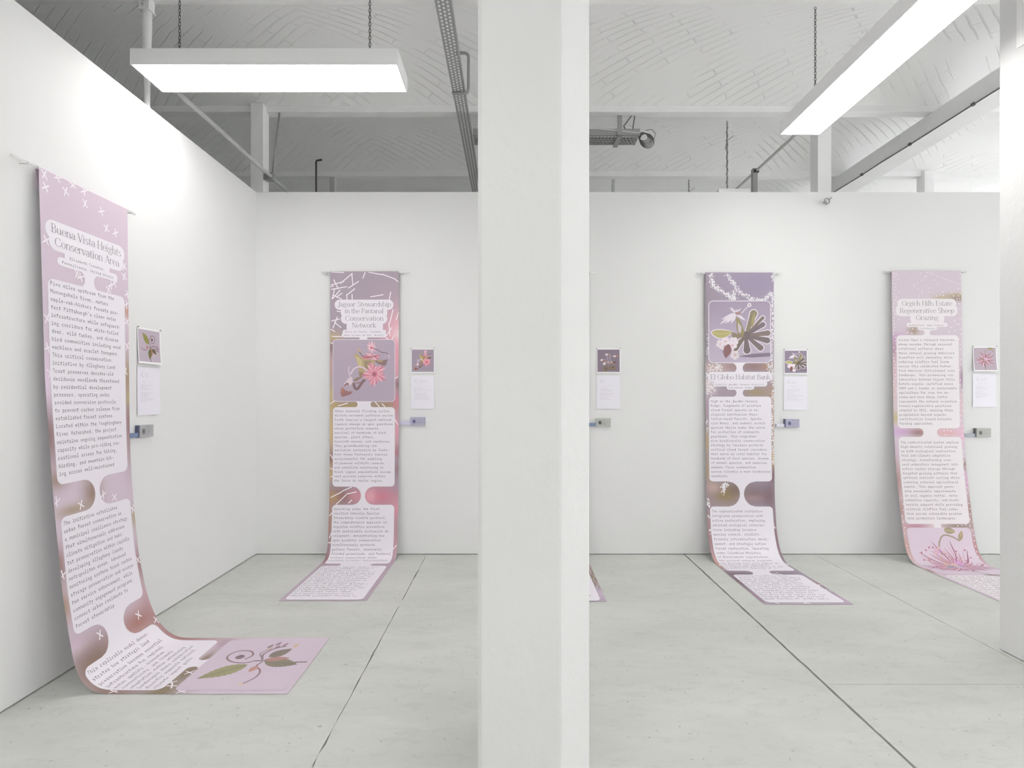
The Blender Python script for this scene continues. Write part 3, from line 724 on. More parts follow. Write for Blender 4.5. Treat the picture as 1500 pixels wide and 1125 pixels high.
def ser_glyph(c):
    g = Ser(); w = .5
    def nstem(x0, x1, r=.12):
        g.A((x0 + x1) / 2, X - .16, (x1 - x0) / 2 + SW / 2, .165, 0, 150); g.S(x1, 0, X - .15); g.foot(x1)
    if c in 'bdpqgo':
        g.A(.27, X / 2, .21, X / 2 + .01) if c != 'g' else None; w = .54
        if c == 'b': g.S(.09, 0, AS); g.flag(.09, AS)
        if c == 'd': g.S(.45, 0, AS); g.flag(.45, AS); g.H(.45, .53, .01); w = .56
        if c == 'p': g.S(.09, -.22, X); g.flag(.09, X); g.foot(.09, -.21)
        if c == 'g': g.A(.24, .31, .16, .155); g.A(.25, -.08, .21, .12, sw=.045); g.D(.12, .16, .10, .04, .03); g.H(.12, .36, .05); g.D(.38, .42, .47, .47, .025); w = .5
    elif c == 'a': g.A(.24, X - .13, .15, .14, 0, 165); g.S(.37, .05, X - .13); g.A(.21, .13, .16, .135, 60, 330); g.H(.22, .37, .26); g.H(.37, .47, .02); w = .48
    elif c == 'c': g.A(.26, X / 2, .21, X / 2 + .01, 45, 318); g.S(.40, .33, .39, .05); w = .46
    elif c == 'e': g.A(.26, X / 2, .21, X / 2 + .01, 0, 320); g.H(.07, .45, .25); w = .49
    elif c == 'n': g.S(.11, 0, X); g.flag(.11, X); g.foot(.11); nstem(.13, .42); w = .55
    elif c == 'h': g.S(.11, 0, AS); g.flag(.11, AS); g.foot(.11); nstem(.13, .42); w = .55
    elif c == 'k': g.S(.11, 0, AS); g.flag(.11, AS); g.foot(.11); g.D(.13, .2, .38, X, .025); g.D(.42, 0, .22, .28); g.foot(.43); g.foot(.39, X - .01, .07); w = .52
    elif c == 'r': g.S(.11, 0, X); g.flag(.11, X); g.foot(.11); g.A(.27, X - .16, .16, .165, 60, 150); g.S(.36, X - .09, X - .02, .06); w = .41
    elif c == 'u': g.S(.11, .12, X); g.flag(.11, X); g.A(.265, .16, .185, .17, 180, 340); g.S(.42, 0, X); g.flag(.42, X); g.H(.42, .51, .01); w = .55
    elif c == 'i': g.S(.12, 0, X); g.flag(.12, X); g.foot(.12); g.A(.12, .62, .045, .045, sw=.045); w = .26
    elif c == 'l': g.S(.12, 0, AS); g.flag(.12, AS); g.foot(.12); w = .26
    elif c == 't': g.S(.14, .08, .60); g.H(.04, .29, X - .01); g.A(.235, .11, .125, .115, 180, 310); w = .33
    elif c == 's': g.A(.21, .34, .14, .125, 30, 265); g.A(.21, .125, .155, .13, 90, -150); w = .41
    elif c == 'v': g.D(.07, X, .25, 0); g.D(.26, 0, .42, X, .025); g.foot(.08, X - .01, .075); g.foot(.42, X - .01, .065); w = .49
    elif c == 'w': g.D(.07, X, .22, 0); g.D(.23, 0, .36, X, .025); g.D(.35, X, .50, 0); g.D(.51, 0, .65, X, .025); g.foot(.08, X - .01, .07); g.foot(.65, X - .01, .06); g.foot(.36, X - .01, .06); w = .72
    elif c == 'z': g.H(.06, .40, X - .01); g.H(.06, .42, .01); g.D(.09, 0, .37, X); g.S(.07, X - .09, X, .02); g.S(.41, 0, .09, .02); w = .47
    elif c == 'A': g.D(.10, 0, .33, CP, .025); g.D(.57, 0, .34, CP, .07); g.H(.18, .50, .24); g.foot(.10); g.foot(.57); w = .66
    elif c == 'B': g.S(.14, 0, CP); g.H(.05, .33, CP - .01); g.H(.05, .35, .01); g.H(.14, .33, .37); g.A(.32, .53, .16, .17, -90, 90); g.A(.34, .19, .18, .19, -90, 90); w = .58
    elif c == 'C': g.A(.36, CP / 2, .31, CP / 2 + .01, 42, 318); g.S(.60, .50, .68, .022); g.S(.60, .04, .16, .018); w = .68
    elif c == 'E': g.S(.14, 0, CP); g.H(.05, .50, CP - .01); g.H(.05, .52, .01); g.H(.14, .38, .37); g.S(.50, CP - .14, CP, .02); g.S(.52, 0, .15, .02); g.S(.38, .30, .44, .018); w = .58
    elif c == 'G': g.A(.36, CP / 2, .31, CP / 2 + .01, 42, 330); g.S(.60, .50, .68, .022); g.S(.60, .05, .30); g.foot(.60, .30); w = .72
    elif c == 'H': g.S(.14, 0, CP); g.S(.56, 0, CP); g.H(.14, .56, .36); [g.foot(x, y) for x in (.14, .56) for y in (.01, CP - .01)]; w = .70
    elif c == 'J': g.S(.26, .1, CP); g.foot(.26, CP - .01); g.A(.14, .08, .15, .19, 180, 360); w = .38
    elif c == 'N': g.S(.13, 0, CP, .025); g.S(.58, 0, CP, .025); g.D(.13, CP, .57, 0, .075); g.foot(.13); g.H(.03, .14, CP - .01); g.foot(.58, CP - .01); w = .71
    elif c == 'P': g.S(.14, 0, CP); g.H(.05, .33, CP - .01); g.foot(.14); g.H(.14, .33, .31); g.A(.33, .505, .19, .205, -90, 90); w = .56
    elif c == 'R': g.S(.14, 0, CP); g.H(.05, .33, CP - .01); g.foot(.14); g.H(.14, .33, .35); g.A(.33, .525, .18, .185, -90, 90); g.D(.54, 0, .32, .35, .065); g.foot(.56); w = .63
    elif c == 'S': g.A(.27, .53, .18, .18, 30, 265); g.A(.27, .19, .20, .20, 90, -150); g.S(.43, .55, .69, .02); g.S(.08, .02, .16, .02); w = .53
    elif c == 'V': g.D(.08, CP, .32, 0, .07); g.D(.33, 0, .55, CP, .025); g.foot(.09, CP - .01); g.foot(.56, CP - .01); w = .63
    else: w = .26
    return g, w
_s = {}
def serif_line(text, s0, s1, t, em, V, Fc):
    gl = []; tot = 0
    for c_ in text:
        if c_ not in _s: _s[c_] = ser_glyph(c_)
        gl.append((tot, _s[c_][0])); tot += _s[c_][1] * .92
    k = (s1 - s0) / tot
    for x, g in gl:
        b = len(V); V += [(s0 + (x + p[0]) * k, t - p[1] * em) for p in g.v]; Fc += [tuple(i + b for i in f) for f in g.f]

def greek(lines, s0, t0, lead, pitch, h, V, Fc, r, smax):
    """rows of dashes for lettering too small to read"""
    for j in range(lines):
        x = s0; end = smax - r.random() * .10
        while x < end:
            n = r.integers(2, 11)
            for i in range(n):
                if x > end: break
                b = len(V); y = t0 + j * lead; hh = h * (1.5 if r.random() < .22 else 1.); w = pitch * .62
                V += [(x, y), (x + w, y), (x + w, y - hh * .22), (x, y - hh * .22), (x, y - hh * .78), (x + w, y - hh * .78), (x + w, y - hh), (x, y - hh), (x + w * .25, y), (x + w * .25, y - hh)]
                k = r.integers(0, 3)
                if k != 1: Fc.append((b, b + 1, b + 2, b + 3))
                if k != 0: Fc.append((b + 4, b + 5, b + 6, b + 7))
                Fc.append((b, b + 8, b + 9, b + 7)); x += pitch
            x += pitch

def letters(sh, name, V, Fc, m, parent, off):
    o = mesh_py(name, sh.at(np.array(V), off), Fc, M[m] if isinstance(m, str) else m, parent); o['kind'] = 'stuff'; return o

# ---- banner assembly
O_MARK, O_PAN, O_PIC, O_ART, O_TXT = .0006, .0010, .0013, .0016, .0014
def banner(sh, label, bg, rod_ext):
    r = empty('banner', tuple(sh.o + sh.ax * sh.w / 2 + sh.out * .2)); tag(r, label, 'banner')
    cloth(sh, 'cloth', bg, r)
    # pocket sewn round the rod, and the clear rod on two nails
    ztop = sh.q[0][0][0, 1]; d0 = sh.q[0][0][0, 0]; rr = .009; cz = ztop - .003; cd = d0 - rr - .001
    prof = [(cd + rr * math.cos(a), cz + rr * math.sin(a)) for a in np.linspace(0, math.pi, 9)] + [(cd - rr * .6, cz - .03), (cd + rr * .4, cz - .085), (cd + rr * .4, cz - .09)]
    V = []; Fc = []
    for d, z in prof:
        for s_ in (.0005, sh.w - .0005): V.append(sh.o + sh.ax * s_ + sh.out * d + np.array([0, 0, z]))
    for i in range(len(prof) - 1): Fc.append((2 * i, 2 * i + 2, 2 * i + 3, 2 * i + 1))
    mesh_py('rod_pocket', V, Fc, M['print'], r, bg(np.array([[s_, .004] for _ in prof for s_ in (.0, sh.w)])), smooth=True)
    a = sh.o + sh.ax * -rod_ext[0] + sh.out * cd + np.array([0, 0, cz]); b = sh.o + sh.ax * (sh.w + rod_ext[1]) + sh.out * cd + np.array([0, 0, cz])
    MB().tube([a, b], .0068, 12).build('hanging_rod', M['acrylic'], r, smooth=True)
    for s_ in (-rod_ext[0] * .45, sh.w + rod_ext[1] * .45):
        p0 = sh.o + sh.ax * s_ + np.array([0, 0, cz - .0085]); p1 = p0 + sh.out * (cd + .012)
        MB().tube([p0, p1, p1 + np.array([0, 0, .010])], .0018, 6).build('nail', M['steel'], r)
    return r

def picture(sh, parent, art, s0, s1, t0, t1, r=.03, outline=None, shade=None):
    a, bgc = art
    if outline: spans(sh, 'picture_outline', [rrect(s0 - .006, s1 + .006, t0 - .006, t1 + .006, r + .006)], 'panel', parent, O_PAN + .0001)
    sp = rrect(s0, s1, t0, t1, r); g0 = np.array(pc(bgc)); g1 = np.array(pc(shade)) if shade else g0; cols = []
    for t, l, rr in sp: cols += [g0 + (g1 - g0) * (t - t0) / (t1 - t0)] * 2
    a.fade(bgc, .20)
    p = spans(sh, 'printed_picture', [sp], 'photo', parent, O_PIC, cols)
    a.put(sh, 'plant_image', s0, t0, s1 - s0, t1 - t0, p, O_ART)
    return p

def text_panel(sh, parent, shape, lines, s0, t0, pitch=.0158, lead=.0387, em=.0290, m='panel', name='text_panel'):
    p = spans(sh, name, [shape], m, parent, O_PAN)
    if lines:
        V, Fc = mono(lines, s0, t0, pitch, lead, em); letters(sh, 'lettering', V, Fc, 'ink', p, O_TXT)
    return p

def title(sh, parent, pills, rows, sub, em, m='panel', sub_em=.020, sub_pitch=.0128):
    p = spans(sh, 'title_panel', [merged(pills)], m, parent, O_PAN + .00005)
    V, Fc = [], []
    for txt, a, b, t in rows: serif_line(txt, a, b, t, em, V, Fc)
    letters(sh, 'title_lettering', V, Fc, 'ink_title', p, O_TXT)
    V, Fc = [], []
    for txt, a, b, t in sub:
        v, f = mono([txt], a, t, (b - a) / len(txt), .03, sub_em); n = len(V); V += v; Fc += [tuple(i + n for i in q) for q in f]
    letters(sh, 'subtitle_lettering', V, Fc, 'ink_title', p, O_TXT)
    return p

def sticks(sh, parent, segs, w, c_=(236, 230, 236), off=O_MARK):
    a = Art()
    for x0, y0, x1, y1 in segs: a.stroke([(x0, y0), (x1, y1)], w, c_)
    return a.put(sh, 'printed_marks', 0, 0, 1, 1, parent, off, 4e-6, 'print')
def dots(sh, parent, pts, c_=(240, 234, 240), off=O_MARK):
    a = Art()
    for x, y, r in pts:
        if r * .5 < x < sh.w - r * .5 and r < y < sh.L - r: a.disc(x, y, r, c_, n=6)
    return a.put(sh, 'printed_marks', 0, 0, 1, 1, parent, off, 4e-6, 'print')

BW = YW
# ================= banner 1, left partition
B1 = Sheet((XW, 2.55, 0), (0, 1, 0), (1, 0, 0), .588,
  [(.036, 2.512), (.067, 1.486), (.103, .977), (.125, .732), (.151, .472), (.182, .274), (.208, .129), (.239, .056), (.286, .015), (.33, .003), (1.22, .003)],
  [(.036, 2.512), (.049, 1.224), (.058, .969), (.078, .727), (.10, .509), (.139, .305), (.171, .2), (.209, .114), (.26, .05), (.324, .008), (.37, .003), (1.22, .003)])
br, rb, ol, lv = (150, 128, 114), (166, 128, 120), (138, 122, 98), (206, 190, 203)
bg = smooth_bg(lv, [(.0, 1.28, .06, .16, (140, 112, 110)), (.0, 1.0, .05, .12, (222, 200, 222)), (.58, .98, .05, .12, (170, 150, 110)), (.58, 1.25, .04, .25, (150, 118, 116)), (.58, 1.1, .03, .05, (176, 164, 116)), (.58, .60, .05, .04, (190, 150, 130)),
  (.02, 1.50, .08, .05, (160, 138, 130)), (.26, 1.60, .07, .10, br), (.12, 1.66, .12, .03, (168, 150, 132)), (.0, 1.9, .04, .10, (150, 118, 112)), (.0, 2.1, .04, .08, (168, 140, 116)),
  (.58, 1.80, .03, .06, (170, 158, 120)), (.58, 2.08, .04, .12, (158, 126, 122)), (.58, 2.25, .10, .10, (196, 170, 178)), (.12, 2.42, .22, .13, (138, 116, 106)), (.0, 2.30, .10, .04, (206, 186, 198)), (.45, 2.37, .17, .08, (168, 124, 116)),
  (.02, 2.62, .10, .16, (142, 118, 108)), (.01, 2.85, .14, .10, (134, 120, 92)), (.20, 2.87, .10, .05, (128, 112, 88)), (.58, 2.6, .08, .28, (164, 122, 120)), (.33, 2.88, .10, .03, (140, 120, 100)), (.52, 2.88, .06, .03, (176, 150, 164))])
r1 = banner(B1, 'tall lilac hanging banner on the left partition, pooled onto the floor with a vine picture', bg, (.13, .075))
xm = [(.029, .026), (.108, .006), (.196, .004), (.27, .014), (.034, .084), (.152, .06), (.274, .078), (.387, .080), (.421, .162), (.49, .167), (.029, .342), (.556, .342), (.211, .461), (.235, .475), (.555, .40), (.45, .47), (.475, .455), (.43, .50), (.02, .72), (.02, .86), (.03, .98), (.572, .56), (.575, .66), (.575, .80), (.555, .95), (.58, .5),
      (.171, 1.646), (.338, 1.626), (.426, 1.654), (.47, 2.337), (.181, 2.317), (.575, 2.417), (.02, 2.625), (.069, 2.871), (.10, 2.85), (.196, 2.88), (.02, 2.95), (.01, 1.95), (.575, 1.75), (.015, 1.60), (.57, 2.05)]
seg = []
for i, (x, y) in enumerate(xm):
    th = [.9, 1.2, .7, 1.45, 1.05, .6][i % 6] + .1 * math.sin(i * 3.1); l = .025
    for a in (th, th + [1.15, 1.5, 1.3][i % 3]):
        seg.append((min(max(x - l * math.cos(a), .002), .586), max(.001, y - l * math.sin(a)), min(max(x + l * math.cos(a), .002), .586), y + l * math.sin(a)))
sticks(B1, r1, seg, .0065)
T1 = """Five miles upstream from the
Monongahela River, mature
maple-oak-hickory forests pro-
tect Pittsburgh's clean water
infrastructure while safeguard-
ing corridors for white-tailed
deer, wild turkey, and diverse
bird communities including wood
warblers and scarlet tanagers.
This critical conservation
initiative by Allegheny Land
Trust preserves decades-old
deciduous woodlands threatened
by residential development
pressure, operating under
avoided conversion protocols
to prevent carbon release from
established forest systems.
Located within the Youghiogheny
River Watershed, the project
maintains ongoing sequestration
capacity while pro-viding rec-
reational access for hiking,
birding, and mountain bik-
ing across well-maintained""".split('\n')
T2 = """The initiative establishes
urban forest conservation as
a municipal resilience strategy
that simultaneously addresses
climate mitigation and habi-
tat preservation within rapidly
developing Allegheny County
metropolitan areas. Advanced
monitoring systems track carbon
storage preservation and ecosys-
tem service enhancement, while
community engagement programs
connect urban residents to
forest stewardship.""".split('\n')
T3 = """This replicable model demon-
strates how strategic land
preservation becomes essential
infrastructure for regional
water quality, ecosystem
connectivity, and climate
adaptation within urbanizing
landscapes where conservation
directly supports national
climate impact goals.""".split('\n')
title(B1, r1, [rrect(.025, .557, .232, .325, .044), rrect(.045, .548, .29, .378, .042), rrect(.135, .44, .36, .415, .022), rrect(.09, .50, .402, .445, .021), neck(.262, .325, .438, .528)],
      [('Buena Vista Heights', .056, .530, .292), ('Conservation Area', .076, .514, .355)], [('Elizabeth Township,', .165, .405, .402), ('Pennsylvania, United States', .117, .467, .432)], .062)
text_panel(B1, r1, rrect(.030, .556, .521, 1.524, .035), T1, .043, .553, .0153, .0387)
spans(B1, 'panel_bridge', [neck(.279, .314, 1.522, 1.684)], 'panel', r1, O_PAN - .0002)
text_panel(B1, r1, rrect(.030, .556, 1.682, 2.256, .035), T2, .043, 1.722, .0153, .0387)
spans(B1, 'panel_bridge', [neck(.228, .355, 2.254, 2.425)], 'panel', r1, O_PAN - .0002)
text_panel(B1, r1, rrect(.030, .556, 2.423, 2.842, .04), T3, .043, 2.462, .0153, .0385)
spans(B1, 'panel_bridge', [neck(.255, .325, 2.838, 2.905)], 'panel', r1, O_PAN - .0002)
picture(B1, r1, art_vine(), .030, .556, 2.902, 3.442, .03)
seg = [(x, t, x, t + .007) for t in np.arange(2.95, 3.44, .018) for x in (.020, .568)]
sticks(B1, r1, seg, .004, (226, 214, 224), O_MARK)

# ================= banner 2
P2 = [(.035, 2.52), (.04, 1.0), (.06, .45), (.09, .136), (.115, .05), (.15, .012), (.19, .003), (1.082, .003)]
B2 = Sheet((-1.617, BW, 0), (1, 0, 0), (0, -1, 0), .61, P2)
bg = smooth_bg((168, 154, 166), [(.30, .35, .5, .3, (168, 154, 166)), (.61, .52, .16, .22, (226, 176, 188)), (.58, .75, .10, .25, (222, 160, 174)), (.61, .55, .05, .06, (236, 208, 214)), (0, .58, .10, .05, (190, 168, 126)), (0, .68, .05, .05, (130, 108, 106)), (0, .85, .05, .12, (196, 160, 152)), (0, 1.1, .07, .10, (196, 178, 136)), (.15, 1.19, .25, .05, (172, 150, 112)), (.5, 1.19, .2, .05, (164, 142, 116)),
  (.61, 1.0, .05, .05, (140, 116, 116)), (.61, 1.15, .05, .08, (206, 130, 146)), (.0, 1.4, .05, .25, (206, 180, 130)), (.61, 1.4, .05, .16, (222, 158, 170)), (0, 1.66, .06, .08, (146, 112, 108)), (.61, 1.6, .05, .05, (176, 116, 128)), (.61, 1.75, .05, .06, (160, 128, 136)), (0, 1.78, .05, .08, (196, 168, 122)), (.12, 1.99, .14, .08, (150, 112, 112)), (.24, 1.99, .07, .07, (206, 150, 162)), (.02, 2.0, .06, .06, (186, 156, 112)), (.45, 1.99, .14, .09, (206, 132, 148)), (.36, 1.99, .05, .07, (226, 168, 180)), (.61, 2.1, .07, .12, (214, 150, 164)),
  (0, 2.2, .06, .18, (176, 138, 122)), (.61, 2.4, .07, .2, (196, 152, 160)), (0, 2.55, .06, .14, (150, 100, 104)), (.2, 2.67, .3, .04, (172, 148, 162)), (.61, 2.9, .3, .3, (180, 160, 174)), (0, 3.1, .3, .4, (186, 166, 180)), (.3, 3.4, .5, .2, (186, 168, 182))])
r2 = banner(B2, 'mauve and pink hanging banner on the back wall, left of the thick column', bg, (.08, .09))
def zz(l):      # marks measured on a 130-pixel-wide detail of the banner top
    k = 130 / 1125 * .00606; o = 115 * k
    return [(max(.004, a * k - o), max(.002, (b - 66) * k), min(.606, c_ * k - o), max(.002, (d - 66) * k)) for a, b, c_, d in l]
sticks(B2, r2, zz([(160, 165, 220, 285), (125, 235, 290, 190), (118, 255, 160, 245), (130, 290, 330, 255), (245, 215, 400, 85), (390, 90, 405, 235), (345, 275, 480, 185), (330, 360, 430, 280), (325, 350, 330, 420), (395, 350, 395, 420), (175, 275, 140, 415), (140, 415, 245, 295), (150, 360, 265, 415), (190, 390, 270, 335), (560, 70, 530, 150), (600, 70, 780, 105), (770, 95, 930, 155), (925, 150, 985, 195), (130, 68, 290, 76), (625, 385, 790, 357), (885, 320, 865, 420),
  (915, 540, 870, 720), (985, 580, 950, 680), (860, 710, 875, 880), (830, 880, 900, 770), (200, 565, 260, 575), (210, 635, 150, 785), (130, 690, 240, 665), (165, 700, 255, 775), (118, 795, 180, 825), (140, 885, 270, 888), (118, 965, 160, 975)])
  + [(.005, 1.17, .06, 1.13), (.07, 1.19, .16, 1.165), (.40, 1.155, .44, 1.20), (.46, 1.17, .49, 1.2), (.57, .95, .605, .93), (.57, 1.3, .605, 1.36), (.005, 1.62, .03, 1.66), (.002, 1.74, .03, 1.75), (.01, 1.82, .03, 1.81), (.01, 2.0, .11, 1.95), (.11, 1.945, .20, 1.905), (.06, 2.06, .15, 1.975), (.15, 1.97, .24, 1.95), (.17, 2.05, .2, 2.02), (.005, 2.16, .03, 2.13), (.01, 2.35, .04, 2.28), (.002, 2.39, .03, 2.39), (.57, 2.45, .605, 2.41), (.55, .60, .57, .56), (.49, .58, .53, .61)], .008)
title(B2, r2, [rrect(.041, .562, .248, .338, .043), rrect(.097, .508, .30, .40, .03), rrect(.097, .508, .37, .462, .042), rrect(.147, .470, .44, .53, .03), rrect(.112, .498, .515, .555, .018), rrect(.105, .500, .54, .583, .02), neck(.262, .33, .578, .606)],
      [('Jaguar Stewardship', .069, .540, .309), ('in the Pantanal', .130, .475, .369), ('Conservation', .134, .475, .434), ('Network', .193, .409, .496)], [('Serra do Amolar, Corumbá,', .130, .465, .539), ('Mato Grosso do Sul, Brazil', .125, .475, .570)], .062)
spans(B2, 'picture_outline', [rrect(.026, .578, .600, 1.153, .034)], 'panel', r2, O_PAN)
picture(B2, r2, art_orchid(), .030, .574, .604, 1.149, .03)
spans(B2, 'panel_bridge', [neck(.245, .36, 1.150, 1.203)], 'panel', r2, O_PAN - .0002)
text_panel(B2, r2, rrect(.028, .576, 1.201, 1.903, .033), """Where seasonal flooding cycles
dictate movement patterns across
South America's largest wetland,
jaguars emerge as apex guardians
whose protection ensures
survival of hundreds of bird
species, giant otters,
hyacinth macaws, and capybaras.
This groundbreaking con-
servation initiative by Insti-
tuto Homem Pantaneiro employs
environmental DNA sampling,
AI-powered wildlife cameras,
and satellite monitoring to
track jaguar populations across
vast private reserves within
the Serra do Amolar region.""".split('\n'), .041, 1.245, .0162, .0384)
spans(B2, 'panel_bridge', [neck(.280, .315, 1.901, 2.065)], 'panel', r2, O_PAN - .0002)
text_panel(B2, r2, rrect(.028, .576, 2.063, 2.642, .033), """Operating under the first
verified Umbrella Species
Stewardship Credits protocol,
the comprehensive approach in-
tegrates wildfire prevention
with sustainable ecotourism de-
velopment, demonstrating how
apex predator conservation
simultaneously protects
gallery forests, seasonally
flooded grasslands, and Pantanal
wetland communities while
creating economic opportunities""".split('\n'), .041, 2.108, .0162, .0386)
spans(B2, 'panel_bridge', [neck(.18, .43, 2.641, 2.698)], 'panel', r2, O_PAN - .0002)
p = spans(B2, 'text_panel', [rrect(.032, .576, 2.697, 3.436, .035)], 'panel', r2, O_PAN)
V, Fc = [], []; greek(17, .045, 2.742, .0395, .0158, .015, V, Fc, np.random.default_rng(2), .53); letters(B2, 'lettering', V, Fc, 'ink', p, O_TXT)

# ================= banner 3
P3 = [(.035, 2.51), (.042, 1.0), (.055, .5), (.09, .227), (.15, .08), (.22, .018), (.28, .003), (1.145, .003)]
B3 = Sheet((1.714, BW, 0), (1, 0, 0), (0, -1, 0), .605, P3)
bg = smooth_bg((160, 148, 164), [(.45, .1, .3, .14, (154, 142, 166)), (.0, .5, .08, .5, (150, 138, 148)), (.60, .6, .08, .3, (176, 158, 178)), (.1, .84, .16, .05, (196, 170, 166)), (.24, .83, .08, .03, (166, 140, 140)), (.42, .83, .12, .05, (150, 124, 124)), (.55, .83, .06, .04, (170, 140, 120)), (.02, 1.0, .08, .10, (214, 198, 202)), (.2, 1.06, .10, .04, (166, 150, 160)), (.45, 1.06, .12, .05, (164, 146, 120)), (.6, 1.1, .05, .15, (176, 150, 130)), (.6, 1.35, .04, .2, (186, 156, 140)), (0, 1.25, .05, .15, (176, 156, 168)), (0, 1.5, .05, .12, (178, 156, 120)), (.6, 1.65, .05, .10, (206, 176, 130)), (.6, 1.8, .05, .08, (136, 110, 116)), (.02, 1.75, .06, .12, (170, 148, 120)),
  (.18, 1.96, .16, .10, (148, 128, 92)), (.06, 1.9, .06, .05, (190, 164, 160)), (.25, 1.92, .06, .05, (130, 112, 100)), (.43, 1.96, .13, .10, (136, 116, 120)), (.42, 2.0, .12, .03, (160, 136, 140)), (.56, 1.98, .06, .12, (128, 106, 112)), (0, 2.3, .06, .25, (166, 130, 130)), (.6, 2.35, .06, .3, (144, 118, 124)), (0, 2.6, .06, .12, (206, 160, 146)), (.1, 2.84, .16, .05, (120, 100, 108)), (.45, 2.84, .14, .05, (136, 118, 130)), (0, 3.0, .07, .2, (122, 96, 104)), (.6, 3.1, .06, .15, (150, 124, 138)), (0, 3.3, .08, .15, (160, 138, 152)), (.3, 3.45, .4, .03, (190, 172, 188)), (.6, 3.4, .08, .12, (186, 164, 186))])
r3 = banner(B3, 'purple and olive hanging banner with a lobed leaf picture, above the widest floor joint', bg, (.075, .075))
dp = []
def dot_path(pts, n, wdt, r, seed, out):
    q = np.array(pts, float); sg = np.r_[0, np.cumsum(np.hypot(*np.diff(q, axis=0).T))]; g = np.random.default_rng(seed)
    for i in range(n):
        u = g.random() * sg[-1]; x = np.interp(u, sg, q[:, 0]); y = np.interp(u, sg, q[:, 1])
        out.append((x + g.normal() * wdt, y + g.normal() * wdt, r * (.6 + .8 * g.random())))
dot_path([(.045, .005), (.055, .08), (.085, .13), (.15, .17), (.21, .20), (.26, .245)], 260, .012, .0042, 1, dp)
dot_path([(.19, .005), (.215, .05), (.25, .10), (.29, .16), (.35, .20), (.41, .235), (.47, .245), (.53, .235), (.59, .17), (.602, .16)], 300, .010, .0042, 2, dp)
dot_path([(.26, .15), (.25, .25)], 60, .010, .004, 3, dp); dot_path([(.595, .01), (.60, .07)], 30, .006, .004, 4, dp)
dot_path([(.592, .20), (.594, .55), (.590, .62), (.585, .82), (.596, .95), (.59, 1.3), (.60, 1.7)], 420, .006, .0042, 5, dp)
dot_path([(.02, .55), (.012, .72)], 24, .006, .004, 6, dp); dot_path([(.06, .83), (.03, .93), (.05, 1.03), (.02, 1.08)], 200, .024, .0045, 7, dp); dot_path([(.10, .82), (.13, .86)], 60, .016, .0045, 8, dp); dot_path([(.53, .80), (.58, .87), (.585, .93)], 90, .012, .0042, 9, dp)
dot_path([(.175, 1.86), (.155, 1.95)], 60, .012, .005, 10, dp); dot_path([(.01, 1.30), (.015, 1.42)], 26, .007, .004, 11, dp); dot_path([(.015, 2.0), (.02, 2.07)], 30, .009, .0046, 12, dp)
for i, (x, y) in enumerate([(.02, 2.16), (.02, 2.28), (.58, 2.24), (.59, 2.6), (.02, 2.63), (.58, 3.1), (.585, 3.2), (.03, 2.74), (.4, 2.84), (.1, 3.44), (.3, 3.445)]): dot_path([(x - .01, y - .012), (x + .01, y + .012)], 12, .007, .0045, 20 + i, dp)
dots(B3, r3, dp)
picture(B3, r3, art_lobed(), .030, .572, .253, .795, .035, outline=True, shade=(190, 178, 196))
spans(B3, 'panel_bridge', [neck(.272, .328, .798, .892)], 'panel', r3, O_PAN - .0002)
title(B3, r3, [rrect(.018, .590, .878, .965, .042), rrect(.068, .545, .955, 1.008, .024), rrect(.185, .43, .985, 1.037, .022), neck(.272, .328, 1.03, 1.10)],
      [('El Globo Habitat Bank', .040, .572, .945)], [('Cuchilla Jardín-Támesis District,', .080, .526, .997), ('Colombian Andes', .200, .415, 1.025)], .062)
text_panel(B3, r3, rrect(.028, .582, 1.098, 1.848, .033), """High in the Jardín-Támesis
Ridge, fragments of pristine
cloud forest operate as bi-
ological sanctuaries where
Yellow-eared Parrots, Specta-
cled Bears, and endemic orchid
species thrive under the watch-
ful protection of community
guardians. This comprehen-
sive biodiversity conservation
strategy by Terrasos protects
critical cloud forest corridors
that serve as vital habitat for
hundreds of bird species, dozens
of mammal species, and numerous
endemic flora communities
across Colombia's most biodiverse
mountains.""".split('\n'), .043, 1.148, .0160, .0389)
spans(B3, 'panel_bridge', [neck(.297, .333, 1.846, 2.071)], 'panel', r3, O_PAN - .0002)
p = text_panel(B3, r3, rrect(.028, .582, 2.068, 2.765, .033), """The sophisticated initiative
integrates preservation with
active restoration, employing
advanced ecological interven-
tions including invasive
species control, wildlife-
friendly infrastructure devel-
opment, and strategic native
forest restoration. Operating
under Colombian Ministry
of Environment registration,
the project ensures longterm""".split('\n'), .043, 2.118, .0160, .0398)
V, Fc = [], []; greek(4, .043, 2.598, .0385, .0158, .015, V, Fc, np.random.default_rng(3), .53); letters(B3, 'lettering', V, Fc, 'ink', p, O_TXT)
spans(B3, 'panel_bridge', [neck(.21, .35, 2.763, 2.862)], 'panel', r3, O_PAN - .0002)
p = spans(B3, 'text_panel', [rrect(.028, .575, 2.86, 3.43, .035)], 'panel', r3, O_PAN)
V, Fc = [], []; greek(13, .043, 2.902, .0395, .0158, .015, V, Fc, np.random.default_rng(4), .54); letters(B3, 'lettering', V, Fc, 'ink', p, O_TXT)

